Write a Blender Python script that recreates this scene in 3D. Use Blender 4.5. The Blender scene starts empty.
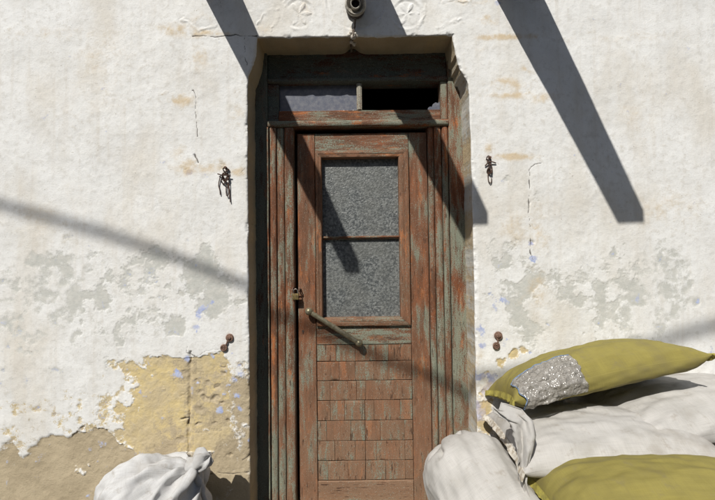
import bpy, bmesh, math, random
import numpy as np
from mathutils import Vector, Matrix, Euler

R = math.radians
sc = bpy.context.scene
col = sc.collection

# ------------------------------------------------------------------ camera
F_PX, PITCH, ROLL = 378.0, R(1.5), R(0.7)
CAM = Vector((0.0, -1.95, 1.42))
cd = bpy.data.cameras.new('camera')
cd.sensor_fit = 'HORIZONTAL'; cd.sensor_width = 36.0
cd.lens = F_PX / 715.0 * 36.0
cd.clip_start = 0.05; cd.clip_end = 400
cam = bpy.data.objects.new('camera', cd); col.objects.link(cam)
cam.location = CAM
cam.rotation_euler = (Matrix.Rotation(R(90) + PITCH, 3, 'X') @ Matrix.Rotation(-ROLL, 3, 'Z')).to_euler()
sc.camera = cam

# ------------------------------------------------------------------ sky, sun, exposure
SK, SM = 0.50, 1.18                      # sunlight travels (SK, 1, -SM): from the upper left, onto the wall
sun_dir = Vector((SK, 1.0, -SM)).normalized()
w = bpy.data.worlds.new('World'); sc.world = w; w.use_nodes = True
nt = w.node_tree
sky = nt.nodes.new('ShaderNodeTexSky'); sky.sky_type = 'NISHITA'; sky.sun_disc = False
sky.sun_elevation = math.asin(-sun_dir.z)
sky.sun_rotation = math.atan2(-sun_dir.x, -sun_dir.y)
bg = nt.nodes['Background']; bg.inputs['Strength'].default_value = 0.075
nt.links.new(sky.outputs[0], bg.inputs['Color'])
sl = bpy.data.lights.new('sun', 'SUN'); sl.energy = 4.6; sl.angle = R(0.53); sl.color = (1.0, 0.97, 0.92)
so = bpy.data.objects.new('sun', sl); col.objects.link(so)
so.rotation_euler = sun_dir.to_track_quat('-Z', 'Y').to_euler(); so.location = (-3, -6, 8)
sc.view_settings.view_transform = 'Standard'; sc.view_settings.look = 'None'
sc.view_settings.exposure = 0.0; sc.view_settings.gamma = 1.0

# ------------------------------------------------------------------ helpers
def at(px, py, Y):
    """a point of the place: where the sight line of photo pixel (px, py) meets depth Y"""
    u = (px - 357.5) / F_PX; v = (250 - py) / F_PX
    c, s = math.cos(ROLL), math.sin(ROLL)
    u, v = u * c + v * s, -u * s + v * c
    d = Vector((u, math.cos(PITCH) - v * math.sin(PITCH), math.sin(PITCH) + v * math.cos(PITCH)))
    return CAM + d * ((Y - CAM.y) / d.y)

def hsh(ix, iy, seed):
    h = (ix.astype(np.int64) * 374761393 + iy.astype(np.int64) * 668265263 + seed * 974634537) & 0xffffffff
    h = ((h ^ (h >> 13)) * 1274126177) & 0xffffffff
    h = h ^ (h >> 16)
    return (h & 0xffff) / 65535.0

def vn(x, y, seed=0):
    x = np.asarray(x, float); y = np.asarray(y, float)
    ix = np.floor(x); iy = np.floor(y); fx = x - ix; fy = y - iy
    fx = fx * fx * (3 - 2 * fx); fy = fy * fy * (3 - 2 * fy)
    a = hsh(ix, iy, seed); b = hsh(ix + 1, iy, seed); c = hsh(ix, iy + 1, seed); d = hsh(ix + 1, iy + 1, seed)
    return (a + (b - a) * fx) * (1 - fy) + (c + (d - c) * fx) * fy

def fbm(x, y, seed=0, oc=4, gain=0.5):
    """fractal noise, about -1 .. 1"""
    s = 0.0; a = 1.0; t = 0.0
    for i in range(oc):
        s = s + a * (vn(x, y, seed + i * 17) * 2 - 1); t += a
        x = x * 2.03 + 11.3; y = y * 2.03 + 5.7; a *= gain
    return s / t * 1.5

def sstep(a, b, x):
    t = np.clip((x - a) / (b - a), 0, 1); return t * t * (3 - 2 * t)

def empty(name, loc=(0, 0, 0)):
    o = bpy.data.objects.new(name, None); col.objects.link(o); o.location = loc; o.empty_display_size = 0.1
    return o

def tag(o, label=None, cat=None, group=None, kind=None):
    if label: o['label'] = label
    if cat: o['category'] = cat
    if group: o['group'] = group
    if kind: o['kind'] = kind
    return o

def mesh_obj(name, verts, faces, mat, parent=None, smooth=None, subtract=True):
    me = bpy.data.meshes.new(name)
    off = Vector((0, 0, 0))
    if parent is not None:
        p = parent
        while p: off = off + p.location; p = p.parent
    v = np.asarray(verts, float) - np.array(off)
    me.from_pydata(v.tolist(), [], faces if isinstance(faces, list) else faces.tolist())
    me.materials.append(mat)
    if smooth is not None:
        me.polygons.foreach_set('use_smooth', np.ones(len(me.polygons), bool))
        me.set_sharp_from_angle(angle=R(smooth))
    me.update()
    o = bpy.data.objects.new(name, me); col.objects.link(o)
    if parent is not None: o.parent = parent
    return o

class MB:
    """collects pieces of one part"""
    def __init__(s): s.v = []; s.f = []
    def add(s, v, f):
        n = len(s.v); s.v += [tuple(p) for p in v]; s.f += [tuple(i + n for i in q) for q in f]; return s
    def tube(s, pts, r, seg=8, cap=True):
        pts = [Vector(p) for p in pts]; rs = r if isinstance(r, (list, tuple)) else [r] * len(pts)
        V = []; Fc = []; up = None
        for i, p in enumerate(pts):
            d = (pts[min(i + 1, len(pts) - 1)] - pts[max(i - 1, 0)]).normalized()
            if up is None:
                up = d.orthogonal().normalized()
            up = (up - d * up.dot(d)).normalized(); q = d.cross(up)
            for k in range(seg):
                a = 2 * math.pi * k / seg
                V.append(p + (up * math.cos(a) + q * math.sin(a)) * rs[i])
        for i in range(len(pts) - 1):
            for k in range(seg):
                Fc.append((i * seg + k, i * seg + (k + 1) % seg, (i + 1) * seg + (k + 1) % seg, (i + 1) * seg + k))
        if cap:
            Fc.append(tuple(range(seg))[::-1]); Fc.append(tuple((len(pts) - 1) * seg + k for k in range(seg)))
        return s.add(V, Fc)
    def lathe(s, prof, origin, axis, seg=24):
        """prof: (radius, distance along axis)"""
        o = Vector(origin); d = Vector(axis).normalized(); u = d.orthogonal().normalized(); q = d.cross(u)
        V = []; Fc = []
        for r, t in prof:
            for k in range(seg):
                a = 2 * math.pi * k / seg
                V.append(o + d * t + (u * math.cos(a) + q * math.sin(a)) * max(r, 1e-5))
        for i in range(len(prof) - 1):
            for k in range(seg):
                Fc.append((i * seg + k, i * seg + (k + 1) % seg, (i + 1) * seg + (k + 1) % seg, (i + 1) * seg + k))
        return s.add(V, Fc)
    def torus(s, c, axis, R1, r, seg=20, sub=8, arc=(0, 2 * math.pi), u=None):
        c = Vector(c); d = Vector(axis).normalized(); u = Vector(u) if u else d.orthogonal().normalized(); q = d.cross(u)
        n = seg
        pts = [c + (u * math.cos(arc[0] + (arc[1] - arc[0]) * i / n) + q * math.sin(arc[0] + (arc[1] - arc[0]) * i / n)) * R1 for i in range(n + 1)]
        return s.tube(pts, r, sub)
    def box(s, x0, x1, y0, y1, z0, z1):
        V = [(x, y, z) for z in (z0, z1) for y in (y0, y1) for x in (x0, x1)]
        return s.add(V, [(0, 2, 3, 1), (4, 5, 7, 6), (0, 1, 5, 4), (2, 6, 7, 3), (0, 4, 6, 2), (1, 3, 7, 5)])
    def build(s, name, mat, parent=None, smooth=None):
        return mesh_obj(name, s.v, s.f, mat, parent, smooth)

# ------------------------------------------------------------------ node helper
class NG:
    def __init__(s, name):
        s.m = bpy.data.materials.new(name); s.m.use_nodes = True
        s.nt = s.m.node_tree; s.n = s.nt.nodes; s.l = s.nt.links
        s.b = s.n['Principled BSDF']; s.out = s.n['Material Output']
    def put(s, sock, v):
        if isinstance(v, bpy.types.NodeSocket): s.l.new(v, sock)
        elif v is not None:
            if hasattr(sock.default_value, '__len__') and not hasattr(v, '__len__'): v = [v] * len(sock.default_value)
            if hasattr(sock.default_value, '__len__') and len(sock.default_value) == 4 and len(v) == 3: v = (*v, 1)
            sock.default_value = v
    def node(s, t, **kw):
        nd = s.n.new(t)
        for k, v in kw.items(): setattr(nd, k, v)
        return nd
    def obj(s): return s.node('ShaderNodeTexCoord').outputs['Object']
    def uv(s): return s.node('ShaderNodeTexCoord').outputs['UV']
    def rnd(s): return s.node('ShaderNodeObjectInfo').outputs['Random']
    def attr(s, name): return s.node('ShaderNodeAttribute', attribute_name=name)
    def mapv(s, v, scale=(1, 1, 1), loc=(0, 0, 0), rot=(0, 0, 0)):
        nd = s.node('ShaderNodeMapping'); s.put(nd.inputs['Vector'], v); nd.inputs['Rotation'].default_value = rot
        nd.inputs['Scale'].default_value = scale; s.put(nd.inputs['Location'], loc); return nd.outputs[0]
    def noise(s, v, scale, detail=4, rough=0.55, dist=0.0, out='Fac'):
        nd = s.node('ShaderNodeTexNoise'); s.put(nd.inputs['Vector'], v); nd.inputs['Scale'].default_value = scale
        nd.inputs['Detail'].default_value = detail; nd.inputs['Roughness'].default_value = rough; nd.inputs['Distortion'].default_value = dist
        return nd.outputs[out]
    def vor(s, v, scale, feature='F1', out='Distance'):
        nd = s.node('ShaderNodeTexVoronoi', feature=feature); s.put(nd.inputs['Vector'], v); nd.inputs['Scale'].default_value = scale
        return nd.outputs[out]
    def math(s, op, a, b=None, c=None):
        nd = s.node('ShaderNodeMath', operation=op)
        for i, q in enumerate((a, b, c)):
            if q is not None: s.put(nd.inputs[i], q)
        return nd.outputs[0]
    def step(s, v, a, b, lo=0.0, hi=1.0):
        nd = s.node('ShaderNodeMapRange', interpolation_type='SMOOTHSTEP'); s.put(nd.inputs['Value'], v)
        for k, q in (('From Min', a), ('From Max', b), ('To Min', lo), ('To Max', hi)): nd.inputs[k].default_value = q
        return nd.outputs['Result']
    def mix(s, f, a, b, mode='MIX'):
        nd = s.node('ShaderNodeMix', data_type='RGBA', blend_type=mode)
        s.put(nd.inputs[0], f); s.put(nd.inputs[6], a); s.put(nd.inputs[7], b); return nd.outputs[2]
    def bump(s, h, strength=0.5, dist=0.002, normal=None):
        nd = s.node('ShaderNodeBump'); s.put(nd.inputs['Height'], h); nd.inputs['Strength'].default_value = strength
        nd.inputs['Distance'].default_value = dist
        if normal is not None: s.l.new(normal, nd.inputs['Normal'])
        return nd.outputs[0]
    def fin(s, color, rough=0.8, normal=None, metal=0.0, spec=0.3):
        s.put(s.b.inputs['Base Color'], color); s.put(s.b.inputs['Roughness'], rough); s.put(s.b.inputs['Metallic'], metal)
        s.b.inputs['Specular IOR Level'].default_value = spec
        if normal is not None: s.l.new(normal, s.b.inputs['Normal'])
        return s.m

# ------------------------------------------------------------------ materials
def mat_wall():
    g = NG('limewashed_plaster'); P = g.obj()
    L = g.attr('layers'); sp = g.node('ShaderNodeSeparateColor'); g.l.new(L.outputs['Color'], sp.inputs[0])
    M = g.attr('marks'); mp = g.node('ShaderNodeSeparateColor'); g.l.new(M.outputs['Color'], mp.inputs[0])
    nf = g.noise(P, 130, 5, 0.65); nm = g.noise(P, 28, 6, 0.6); nl = g.noise(P, 5, 5, 0.55)
    jit = g.math('MULTIPLY', g.math('SUBTRACT', nf, 0.5), 0.55)
    jit = g.math('ADD', jit, g.math('MULTIPLY', g.math('SUBTRACT', nm, 0.5), 0.55))
    def mask(sock, e=0.03): return g.step(g.math('ADD', sock, jit), -e, e)
    streak = g.noise(g.mapv(P, (26, 26, 1.6)), 1.0, 5, 0.6)
    wash = g.noise(g.mapv(P, (1, 1, 0.5)), 3.2, 6, 0.62)
    white = g.mix(g.step(nl, 0.35, 0.7), (0.81, 0.805, 0.775), (0.735, 0.725, 0.69))
    white = g.mix(g.step(wash, 0.46, 0.68, 0, 0.6), white, (0.66, 0.61, 0.52))
    white = g.mix(g.step(nm, 0.48, 0.70, 0, 0.55), white, (0.60, 0.58, 0.53))
    white = g.mix(g.step(streak, 0.50, 0.72, 0, 0.26), white, (0.58, 0.52, 0.43))
    white = g.mix(g.step(nf, 0.56, 0.70, 0, 0.35), white, (0.52, 0.50, 0.46))
    grey = g.mix(g.step(nm, 0.4, 0.65), (0.535, 0.535, 0.49), (0.61, 0.60, 0.55))
    och = g.mix(g.step(nm, 0.38, 0.66), (0.64, 0.51, 0.26), (0.57, 0.47, 0.28))
    och = g.mix(g.step(nl, 0.42, 0.62, 0, 0.75), och, (0.52, 0.43, 0.28))
    och = g.mix(g.step(nf, 0.55, 0.72, 0, 0.5), och, (0.68, 0.58, 0.40))
    sto = g.mix(g.step(nl, 0.35, 0.65), (0.50, 0.415, 0.28), (0.42, 0.345, 0.23))
    sto = g.mix(g.step(nf, 0.52, 0.72, 0, 0.5), sto, (0.33, 0.265, 0.17))
    blu = g.mix(g.step(nm, 0.4, 0.6), (0.36, 0.42, 0.66), (0.50, 0.54, 0.68))
    c = g.mix(mask(sp.outputs[0], 0.16), white, grey)
    c = g.mix(mask(sp.outputs[2], 0.08), c, och)
    c = g.mix(mask(L.outputs['Alpha'], 0.12), c, sto)
    c = g.mix(mask(sp.outputs[1], 0.13), c, blu)
    st = g.math('MULTIPLY', g.step(g.math('ADD', mp.outputs[0], g.math('MULTIPLY', jit, 0.8)), 0.06, 0.75), 0.72)
    c = g.mix(st, c, (0.60, 0.45, 0.25))
    c = g.mix(g.math('MULTIPLY', g.step(mp.outputs[2], 0.1, 0.8), 0.8), c, (0.26, 0.13, 0.075))
    c = g.mix(g.step(g.math('ADD', mp.outputs[1], g.math('MULTIPLY', jit, 0.6)), 0.25, 0.75, 0, 0.85), c, (0.10, 0.085, 0.07))
    spk = g.step(g.noise(P, 85, 2, 0.5), 0.71, 0.76, 0, 0.55)
    c = g.mix(spk, c, (0.33, 0.28, 0.22))
    h = g.math('ADD', g.math('MULTIPLY', nf, 0.6), nm)
    h = g.math('ADD', h, g.math('MULTIPLY', g.noise(P, 400, 3, 0.6), 0.25))
    bare = g.math('MAXIMUM', g.step(L.outputs['Alpha'], -0.1, 0.1), g.step(sp.outputs[2], -0.1, 0.1, 0, 0.7))
    nb = g.node('ShaderNodeBump'); g.put(nb.inputs['Height'], h); nb.inputs['Distance'].default_value = 0.004
    g.l.new(g.math('MULTIPLY_ADD', bare, 0.45, 0.5), nb.inputs['Strength'])
    return g.fin(c, 0.92, nb.outputs[0], spec=0.15)

def mat_wood(name, axis, paint=0.0, dust=0.0, green=(0.18, 0.212, 0.158), red=(0.225, 0.070, 0.025), orange=0.0):
    """old painted timber: grey-green paint flaking off a red-brown primer; grain along axis"""
    g = NG(name); P0 = g.obj()
    r = g.rnd(); off = g.node('ShaderNodeCombineXYZ'); g.l.new(g.math('MULTIPLY', r, 13.7), off.inputs[0]); g.l.new(g.math('MULTIPLY', r, 7.1), off.inputs[2])
    ad = g.node('ShaderNodeVectorMath', operation='ADD'); g.l.new(P0, ad.inputs[0]); g.l.new(off.outputs[0], ad.inputs[1]); P = ad.outputs[0]
    st = (1, 1, 0.13) if axis == 'z' else (0.13, 1, 1)
    Q = g.mapv(P, st)
    grain = g.noise(Q, 150, 4, 0.6); fl = g.noise(Q, 42, 8, 0.68); big = g.noise(g.mapv(P, (1, 1, 0.45) if axis == 'z' else (0.45, 1, 1)), 7, 4, 0.55)
    fine = g.noise(P, 210, 4, 0.6)
    lo = g.noise(g.mapv(P, (1, 1, 0.35) if axis == 'z' else (0.35, 1, 1)), 11, 5, 0.6)
    rust = tuple(min(1, q * 1.32) for q in red)
    base = g.mix(g.step(fl, 0.40, 0.60), tuple(q * 0.62 for q in red), rust)
    base = g.mix(g.step(grain, 0.42, 0.66, 0, 0.6), base, tuple(q * 0.45 + .008 for q in red))
    base = g.mix(g.step(lo, 0.46, 0.66, 0, 0.8), base, (0.075, 0.034, 0.018))
    base = g.mix(g.step(g.noise(Q, 60, 6, 0.7), 0.54, 0.70, 0, 0.6), base, (0.21, 0.135, 0.085))
    og0 = g.noise(g.mapv(P, (1, 1, 0.25) if axis == 'z' else (0.25, 1, 1)), 21, 6, 0.65)
    base = g.mix(g.step(og0, 0.56, 0.67, 0, 0.85), base, (0.47, 0.145, 0.034))
    if orange:
        og = g.noise(g.mapv(P, (1, 1, 0.3)), 16, 5, 0.6)
        base = g.mix(g.step(og, 0.56, 0.66, 0, orange), base, (0.42, 0.125, 0.035))
    if dust:
        base = g.mix(g.step(big, 0.25, 0.75, dust * 0.7, min(1, dust * 1.25)), base, (0.25, 0.152, 0.092))
    sx = g.node('ShaderNodeSeparateXYZ'); g.l.new(P0, sx.inputs[0])
    zl = g.math('MULTIPLY', g.step(sx.outputs[2], 1.05, 0.10, 0, 0.66), g.step(big, 0.2, 0.7, 0.5, 1.0))
    base = g.mix(zl, base, (0.27, 0.175, 0.11))        # road dust thrown up over the years
    pm = g.math('ADD', g.math('MULTIPLY', fl, 0.62), g.math('MULTIPLY', big, 0.55))
    pm = g.math('ADD', pm, g.math('MULTIPLY', g.math('SUBTRACT', fine, 0.5), 0.42))
    t = 0.66 - paint * 0.30
    pmask = g.step(pm, t - 0.02, t + 0.10)
    gc = g.mix(g.step(fine, 0.4, 0.62), green, tuple(q * 1.25 + 0.03 for q in green))
    c = g.mix(g.math('MULTIPLY', pmask, 0.85), base, gc)
    fleck = g.step(g.noise(g.mapv(P, (1, 1, 0.5) if axis == 'z' else (0.5, 1, 1)), 240, 2, 0.5), 0.62, 0.70, 0, 0.6)
    c = g.mix(fleck, c, (0.36, 0.345, 0.28))
    dark = g.step(g.noise(Q, 95, 3, 0.7), 0.60, 0.68, 0, 0.8)
    c = g.mix(dark, c, (0.055, 0.03, 0.02))
    dots = g.step(g.noise(P, 330, 2, 0.5), 0.60, 0.68, 0, 0.65)
    c = g.mix(dots, c, (0.07, 0.035, 0.02))
    h = g.math('ADD', g.math('MULTIPLY', grain, 0.5), g.math('MULTIPLY', pmask, 0.35))
    h = g.math('SUBTRACT', h, g.math('MULTIPLY', dark, 0.5))
    h = g.math('ADD', h, g.math('MULTIPLY', fine, 0.4))
    return g.fin(c, 0.72, g.bump(h, 0.75, 0.0022), spec=0.25)

def mat_simple(name, c1, c2, scale=30, rough=0.7, metal=0.0, bump=0.3, bd=0.001, spec=0.3, detail=5, lo=0.4, hi=0.62):
    g = NG(name); P = g.obj()
    n = g.noise(P, scale, detail, 0.6); n2 = g.noise(P, scale * 5, 4, 0.6)
    c = g.mix(g.step(n, lo, hi), c1, c2)
    return g.fin(c, rough, g.bump(g.math('ADD', n, g.math('MULTIPLY', n2, 0.5)), bump, bd), metal, spec)

def mat_pebble_glass():
    g = NG('pebbled_glass'); P = g.obj()
    v = g.vor(P, 120, 'SMOOTH_F1'); n = g.noise(P, 82, 3, 0.6); big = g.noise(P, 6, 3, 0.5)
    c = g.mix(g.step(n, 0.38, 0.66), (0.075, 0.082, 0.083), (0.215, 0.225, 0.215))
    c = g.mix(g.step(g.noise(P, 95, 2, 0.5), 0.60, 0.76), c, (0.34, 0.34, 0.33))  # pale sparkle of the pebbled surface, put into the colour
    c = g.mix(g.step(big, 0.36, 0.66, 0, 0.5), c, (0.17, 0.172, 0.155))
    return g.fin(c, 0.38, g.bump(g.math('ADD', v, g.math('MULTIPLY', n, 0.6)), 0.6, 0.0035), spec=0.5)

def mat_dusty_glass():
    g = NG('dusty_glass'); P = g.obj()
    n = g.noise(P, 40, 6, 0.65); s = g.noise(g.mapv(P, (1, 1, 0.25)), 30, 4, 0.5); f = g.noise(P, 320, 2, 0.5)
    c = g.mix(g.step(n, 0.35, 0.7), (0.135, 0.145, 0.185), (0.20, 0.205, 0.225))
    c = g.mix(g.step(f, 0.64, 0.7, 0, 0.5), c, (0.4, 0.4, 0.38))
    g.fin(c, 0.3, g.bump(s, 0.15, 0.002), spec=0.5)
    t = g.node('ShaderNodeBsdfTransparent'); mx = g.node('ShaderNodeMixShader')
    g.l.new(g.step(n, 0.3, 0.8, 0.16, 0.05), mx.inputs[0]); g.l.new(g.b.outputs[0], mx.inputs[1]); g.l.new(t.outputs[0], mx.inputs[2])
    g.l.new(mx.outputs[0], g.out.inputs['Surface'])
    return g.m

def mat_sack(name, c1, c2, dirt=(0.35, 0.30, 0.24), weave=1.0, rough=0.6, trans=0.0):
    g = NG(name); U = g.uv(); P = g.obj()
    wv = g.node('ShaderNodeTexWave', wave_type='BANDS', bands_direction='X'); g.put(wv.inputs['Vector'], U); wv.inputs['Scale'].default_value = 150; wv.inputs['Distortion'].default_value = 0.5
    wu = g.node('ShaderNodeTexWave', wave_type='BANDS', bands_direction='Y'); g.put(wu.inputs['Vector'], U); wu.inputs['Scale'].default_value = 150; wu.inputs['Distortion'].default_value = 0.5
    n = g.noise(P, 9, 6, 0.6); th = g.noise(g.mapv(U, (460, 10, 1)), 1, 2, 0.6); th2 = g.noise(g.mapv(U, (10, 330, 1)), 1, 2, 0.6)
    c = g.mix(g.step(n, 0.3, 0.7), c1, c2)
    c = g.mix(g.step(g.math('ADD', th, th2), 0.85, 1.25, 0, 0.34), c, tuple(q * 0.78 for q in c2))
    c = g.mix(g.step(g.noise(P, 22, 6, 0.7), 0.54, 0.74, 0, 0.6), c, dirt)
    c = g.mix(g.step(g.noise(P, 4.5, 5, 0.65), 0.50, 0.72, 0, 0.45), c, dirt)
    wave = g.math('ADD', wv.outputs['Fac'], wu.outputs['Fac'])
    h = g.math('ADD', g.math('MULTIPLY', wave, 0.6 * weave), g.math('MULTIPLY', g.noise(g.mapv(P, (1, 1, 0.6)), 24, 6, 0.6), 1.6))
    h = g.math('ADD', h, g.math('MULTIPLY', g.math('ADD', th, th2), 0.4))
    return g.fin(c, rough, g.bump(h, 0.5, 0.004), spec=0.3)

def mat_plastic():
    g = NG('clear_crinkled_plastic'); P = g.obj()
    n = g.noise(g.mapv(P, (1.0, 1.0, 0.45), rot=(0, R(25), 0)), 48, 6, 0.65, 2.0); n2 = g.noise(P, 140, 3, 0.6)
    wp_ = g.node('ShaderNodeVectorMath', operation='ADD'); g.l.new(P, wp_.inputs[0]); sc_ = g.node('ShaderNodeVectorMath', operation='SCALE'); g.l.new(g.noise(P, 25, 3, 0.5, out='Color'), sc_.inputs[0]); sc_.inputs['Scale'].default_value = 0.03; g.l.new(sc_.outputs[0], wp_.inputs[1])
    fac = g.vor(g.mapv(wp_.outputs[0], (1, 1, 0.55)), 42); fac2 = g.vor(wp_.outputs[0], 110)
    c = g.mix(g.step(n, 0.35, 0.65), (0.30, 0.275, 0.24), (0.46, 0.435, 0.395))
    g.fin(c, 0.13, g.bump(g.math('ADD', fac, g.math('MULTIPLY', fac2, 0.35)), 0.8, 0.011), spec=0.9)
    t = g.node('ShaderNodeBsdfTransparent'); mx = g.node('ShaderNodeMixShader')
    mx.inputs[0].default_value = 0.38; g.l.new(g.b.outputs[0], mx.inputs[1]); g.l.new(t.outputs[0], mx.inputs[2])
    g.l.new(mx.outputs[0], g.out.inputs['Surface'])
    return g.m

M_WALL = mat_wall()
M_LEAF_Z = mat_wood('door_timber_upright', 'z', 0.13, 0.30)
M_LEAF_X = mat_wood('door_timber_level', 'x', 0.34, 0.30)
M_LOW_X = mat_wood('door_timber_foot', 'x', 0.0, 0.75)
M_MOULD_Z = mat_wood('glazing_bead_upright', 'z', 0.05, 0.45, red=(0.215, 0.084, 0.039))
M_MOULD_X = mat_wood('glazing_bead_level', 'x', 0.10, 0.45, red=(0.215, 0.084, 0.039))
M_POST = mat_wood('post_timber', 'z', 0.30, 0.22)
M_CASE = mat_wood('casing_timber', 'z', 0.42, 0.12, red=(0.25, 0.078, 0.028))
M_HEAD = mat_wood('header_timber', 'x', 0.62, 0.05, green=(0.075, 0.105, 0.092), red=(0.16, 0.05, 0.03))
M_CASE_L = mat_wood('green_casing_timber', 'z', 0.70, 0.0, green=(0.10, 0.125, 0.105), red=(0.14, 0.07, 0.045))
M_MULL = mat_wood('pale_mullion_timber', 'z', 0.7, 0.3, green=(0.30, 0.30, 0.24))
M_TRANS = mat_wood('transom_timber', 'x', 0.28, 0.2)
M_TILE = mat_wood('block_timber', 'z', 0.12, 0.6, orange=0.8)
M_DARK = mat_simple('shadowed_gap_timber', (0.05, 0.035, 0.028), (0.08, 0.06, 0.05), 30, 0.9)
M_PGLASS = mat_pebble_glass()
M_DGLASS = mat_dusty_glass()
M_BRASS = mat_simple('tarnished_brass', (0.24, 0.21, 0.13), (0.36, 0.32, 0.22), 45, 0.40, 0.55, 0.25, 0.0006)
M_LOCK = mat_simple('worn_brass_lock', (0.34, 0.25, 0.10), (0.20, 0.15, 0.08), 90, 0.45, 0.7, 0.3, 0.0005)
M_RUST = mat_simple('rusted_iron', (0.13, 0.075, 0.055), (0.25, 0.155, 0.11), 120, 0.9, 0.1, 0.7, 0.0012)
M_WIRE = mat_simple('rusty_wire', (0.06, 0.038, 0.03), (0.12, 0.07, 0.05), 150, 0.85, 0.2, 0.5, 0.0008)
M_STEEL = mat_simple('dull_steel', (0.30, 0.28, 0.25), (0.18, 0.15, 0.13), 120, 0.4, 0.8, 0.2, 0.0005)
M_CERAM = mat_simple('dirty_porcelain', (0.50, 0.47, 0.40), (0.30, 0.27, 0.22), 60, 0.5, 0, 0.3, 0.0006)
M_BAKE = mat_simple('brown_bakelite', (0.06, 0.045, 0.038), (0.10, 0.08, 0.065), 60, 0.45)
M_CABLE = mat_simple('weathered_cable', (0.12, 0.09, 0.07), (0.26, 0.22, 0.18), 90, 0.8)
M_LUMP = mat_simple('plaster_dab', (0.74, 0.70, 0.62), (0.55, 0.50, 0.42), 70, 0.95, 0, 0.8, 0.003)
M_BEAM = mat_simple('weathered_beam', (0.22, 0.16, 0.11), (0.30, 0.24, 0.18), 20, 0.85, 0, 0.5, 0.003)
M_SACKW = mat_sack('white_woven_plastic', (0.63, 0.605, 0.565), (0.52, 0.50, 0.46))
M_SACKB = mat_sack('bright_white_woven_plastic', (0.70, 0.695, 0.68), (0.58, 0.57, 0.55))
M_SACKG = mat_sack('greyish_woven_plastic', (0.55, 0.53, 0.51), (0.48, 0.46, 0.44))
M_SACKY = mat_sack('olive_yellow_woven_plastic', (0.345, 0.29, 0.075), (0.28, 0.235, 0.065), dirt=(0.24, 0.20, 0.10))
M_HEMY = mat_simple('yellow_stitched_hem', (0.40, 0.345, 0.075), (0.29, 0.25, 0.065), 90, 0.7, 0, 0.8, 0.003)
M_HEMW = mat_simple('frayed_white_hem', (0.66, 0.62, 0.54), (0.40, 0.34, 0.26), 60, 0.8, 0, 0.8, 0.003)
M_PLAST = mat_plastic()
M_BLUE = mat_simple('blue_tape', (0.13, 0.19, 0.30), (0.20, 0.26, 0.36), 60, 0.6)
M_GROUND = mat_simple('worn_asphalt', (0.105, 0.10, 0.092), (0.075, 0.072, 0.068), 3, 0.95, 0, 0.6, 0.004)
M_STONE = mat_simple('bare_stone', (0.42, 0.35, 0.24), (0.33, 0.27, 0.18), 14, 0.95, 0, 0.8, 0.005)
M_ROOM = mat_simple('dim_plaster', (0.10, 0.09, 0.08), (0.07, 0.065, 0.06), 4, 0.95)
M_POLE = mat_simple('creosoted_pole', (0.10, 0.07, 0.05), (0.15, 0.11, 0.08), 12, 0.9)

# ------------------------------------------------------------------ ground and the dark room behind
g = MB(); g.add([(-60, -60, 0), (60, -60, 0), (60, 60, 0), (-60, 60, 0)], [(0, 1, 2, 3)])
tag(g.build('ground', M_GROUND), 'worn asphalt street surface in front of the house', None, kind='structure')
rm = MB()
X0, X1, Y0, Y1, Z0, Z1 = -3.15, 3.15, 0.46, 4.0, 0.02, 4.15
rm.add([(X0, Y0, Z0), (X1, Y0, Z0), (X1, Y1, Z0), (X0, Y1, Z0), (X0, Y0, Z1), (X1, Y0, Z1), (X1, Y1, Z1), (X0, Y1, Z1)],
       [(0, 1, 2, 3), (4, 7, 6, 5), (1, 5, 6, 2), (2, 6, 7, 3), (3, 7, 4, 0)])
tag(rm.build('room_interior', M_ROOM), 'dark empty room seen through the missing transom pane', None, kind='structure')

# ------------------------------------------------------------------ the wall: plastered ashlar, block by block
EL = np.array([(0.0, -0.560), (2.28, -0.566), (2.33, -0.566), (2.385, -0.560), (2.424, -0.541), (2.482, -0.525), (2.527, -0.519), (2.60, -0.512)])
ER = np.array([(0.0, 0.600), (1.9, 0.598), (2.27, 0.592), (2.325, 0.589), (2.350, 0.582), (2.405, 0.551), (2.455, 0.536), (2.515, 0.524), (2.60, 0.512)])
FLUTE = np.array([(2.34, 0), (2.385, .010), (2.388, -.004), (2.435, .007), (2.438, -.004), (2.485, .007), (2.488, -.004), (2.53, .002), (2.56, 0)])
def edgeL(z): return np.interp(z, EL[:, 0], EL[:, 1]) + 0.0025 * fbm(z * 14, z * 0 + 3, 91)
def edgeR(z): return np.interp(z, ER[:, 0], ER[:, 1]) + 0.0020 * fbm(z * 14, z * 0 + 8, 92)
LINT_Z = 2.590
def soffit(x): return LINT_Z + 0.003 * fbm(x * 9, x * 0 + 1, 93)

def P2(px, py):
    p = at(px, py, 0.0); return p.x, p.z

def seg_dist(x, z, pts, jig=0.004, seed=5):
    """distance to a polyline, wandering a little"""
    x = x + jig * fbm(x * 40, z * 40, seed, 3); z = z + jig * fbm(x * 40 + 9, z * 40 + 4, seed + 1, 3)
    d = np.full(x.shape, 9.0)
    for (ax, az), (bx, bz) in zip(pts[:-1], pts[1:]):
        ux, uz = bx - ax, bz - az; L2 = ux * ux + uz * uz + 1e-9
        t = np.clip(((x - ax) * ux + (z - az) * uz) / L2, 0, 1)
        d = np.minimum(d, np.hypot(x - ax - t * ux, z - az - t * uz))
    return d

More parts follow.
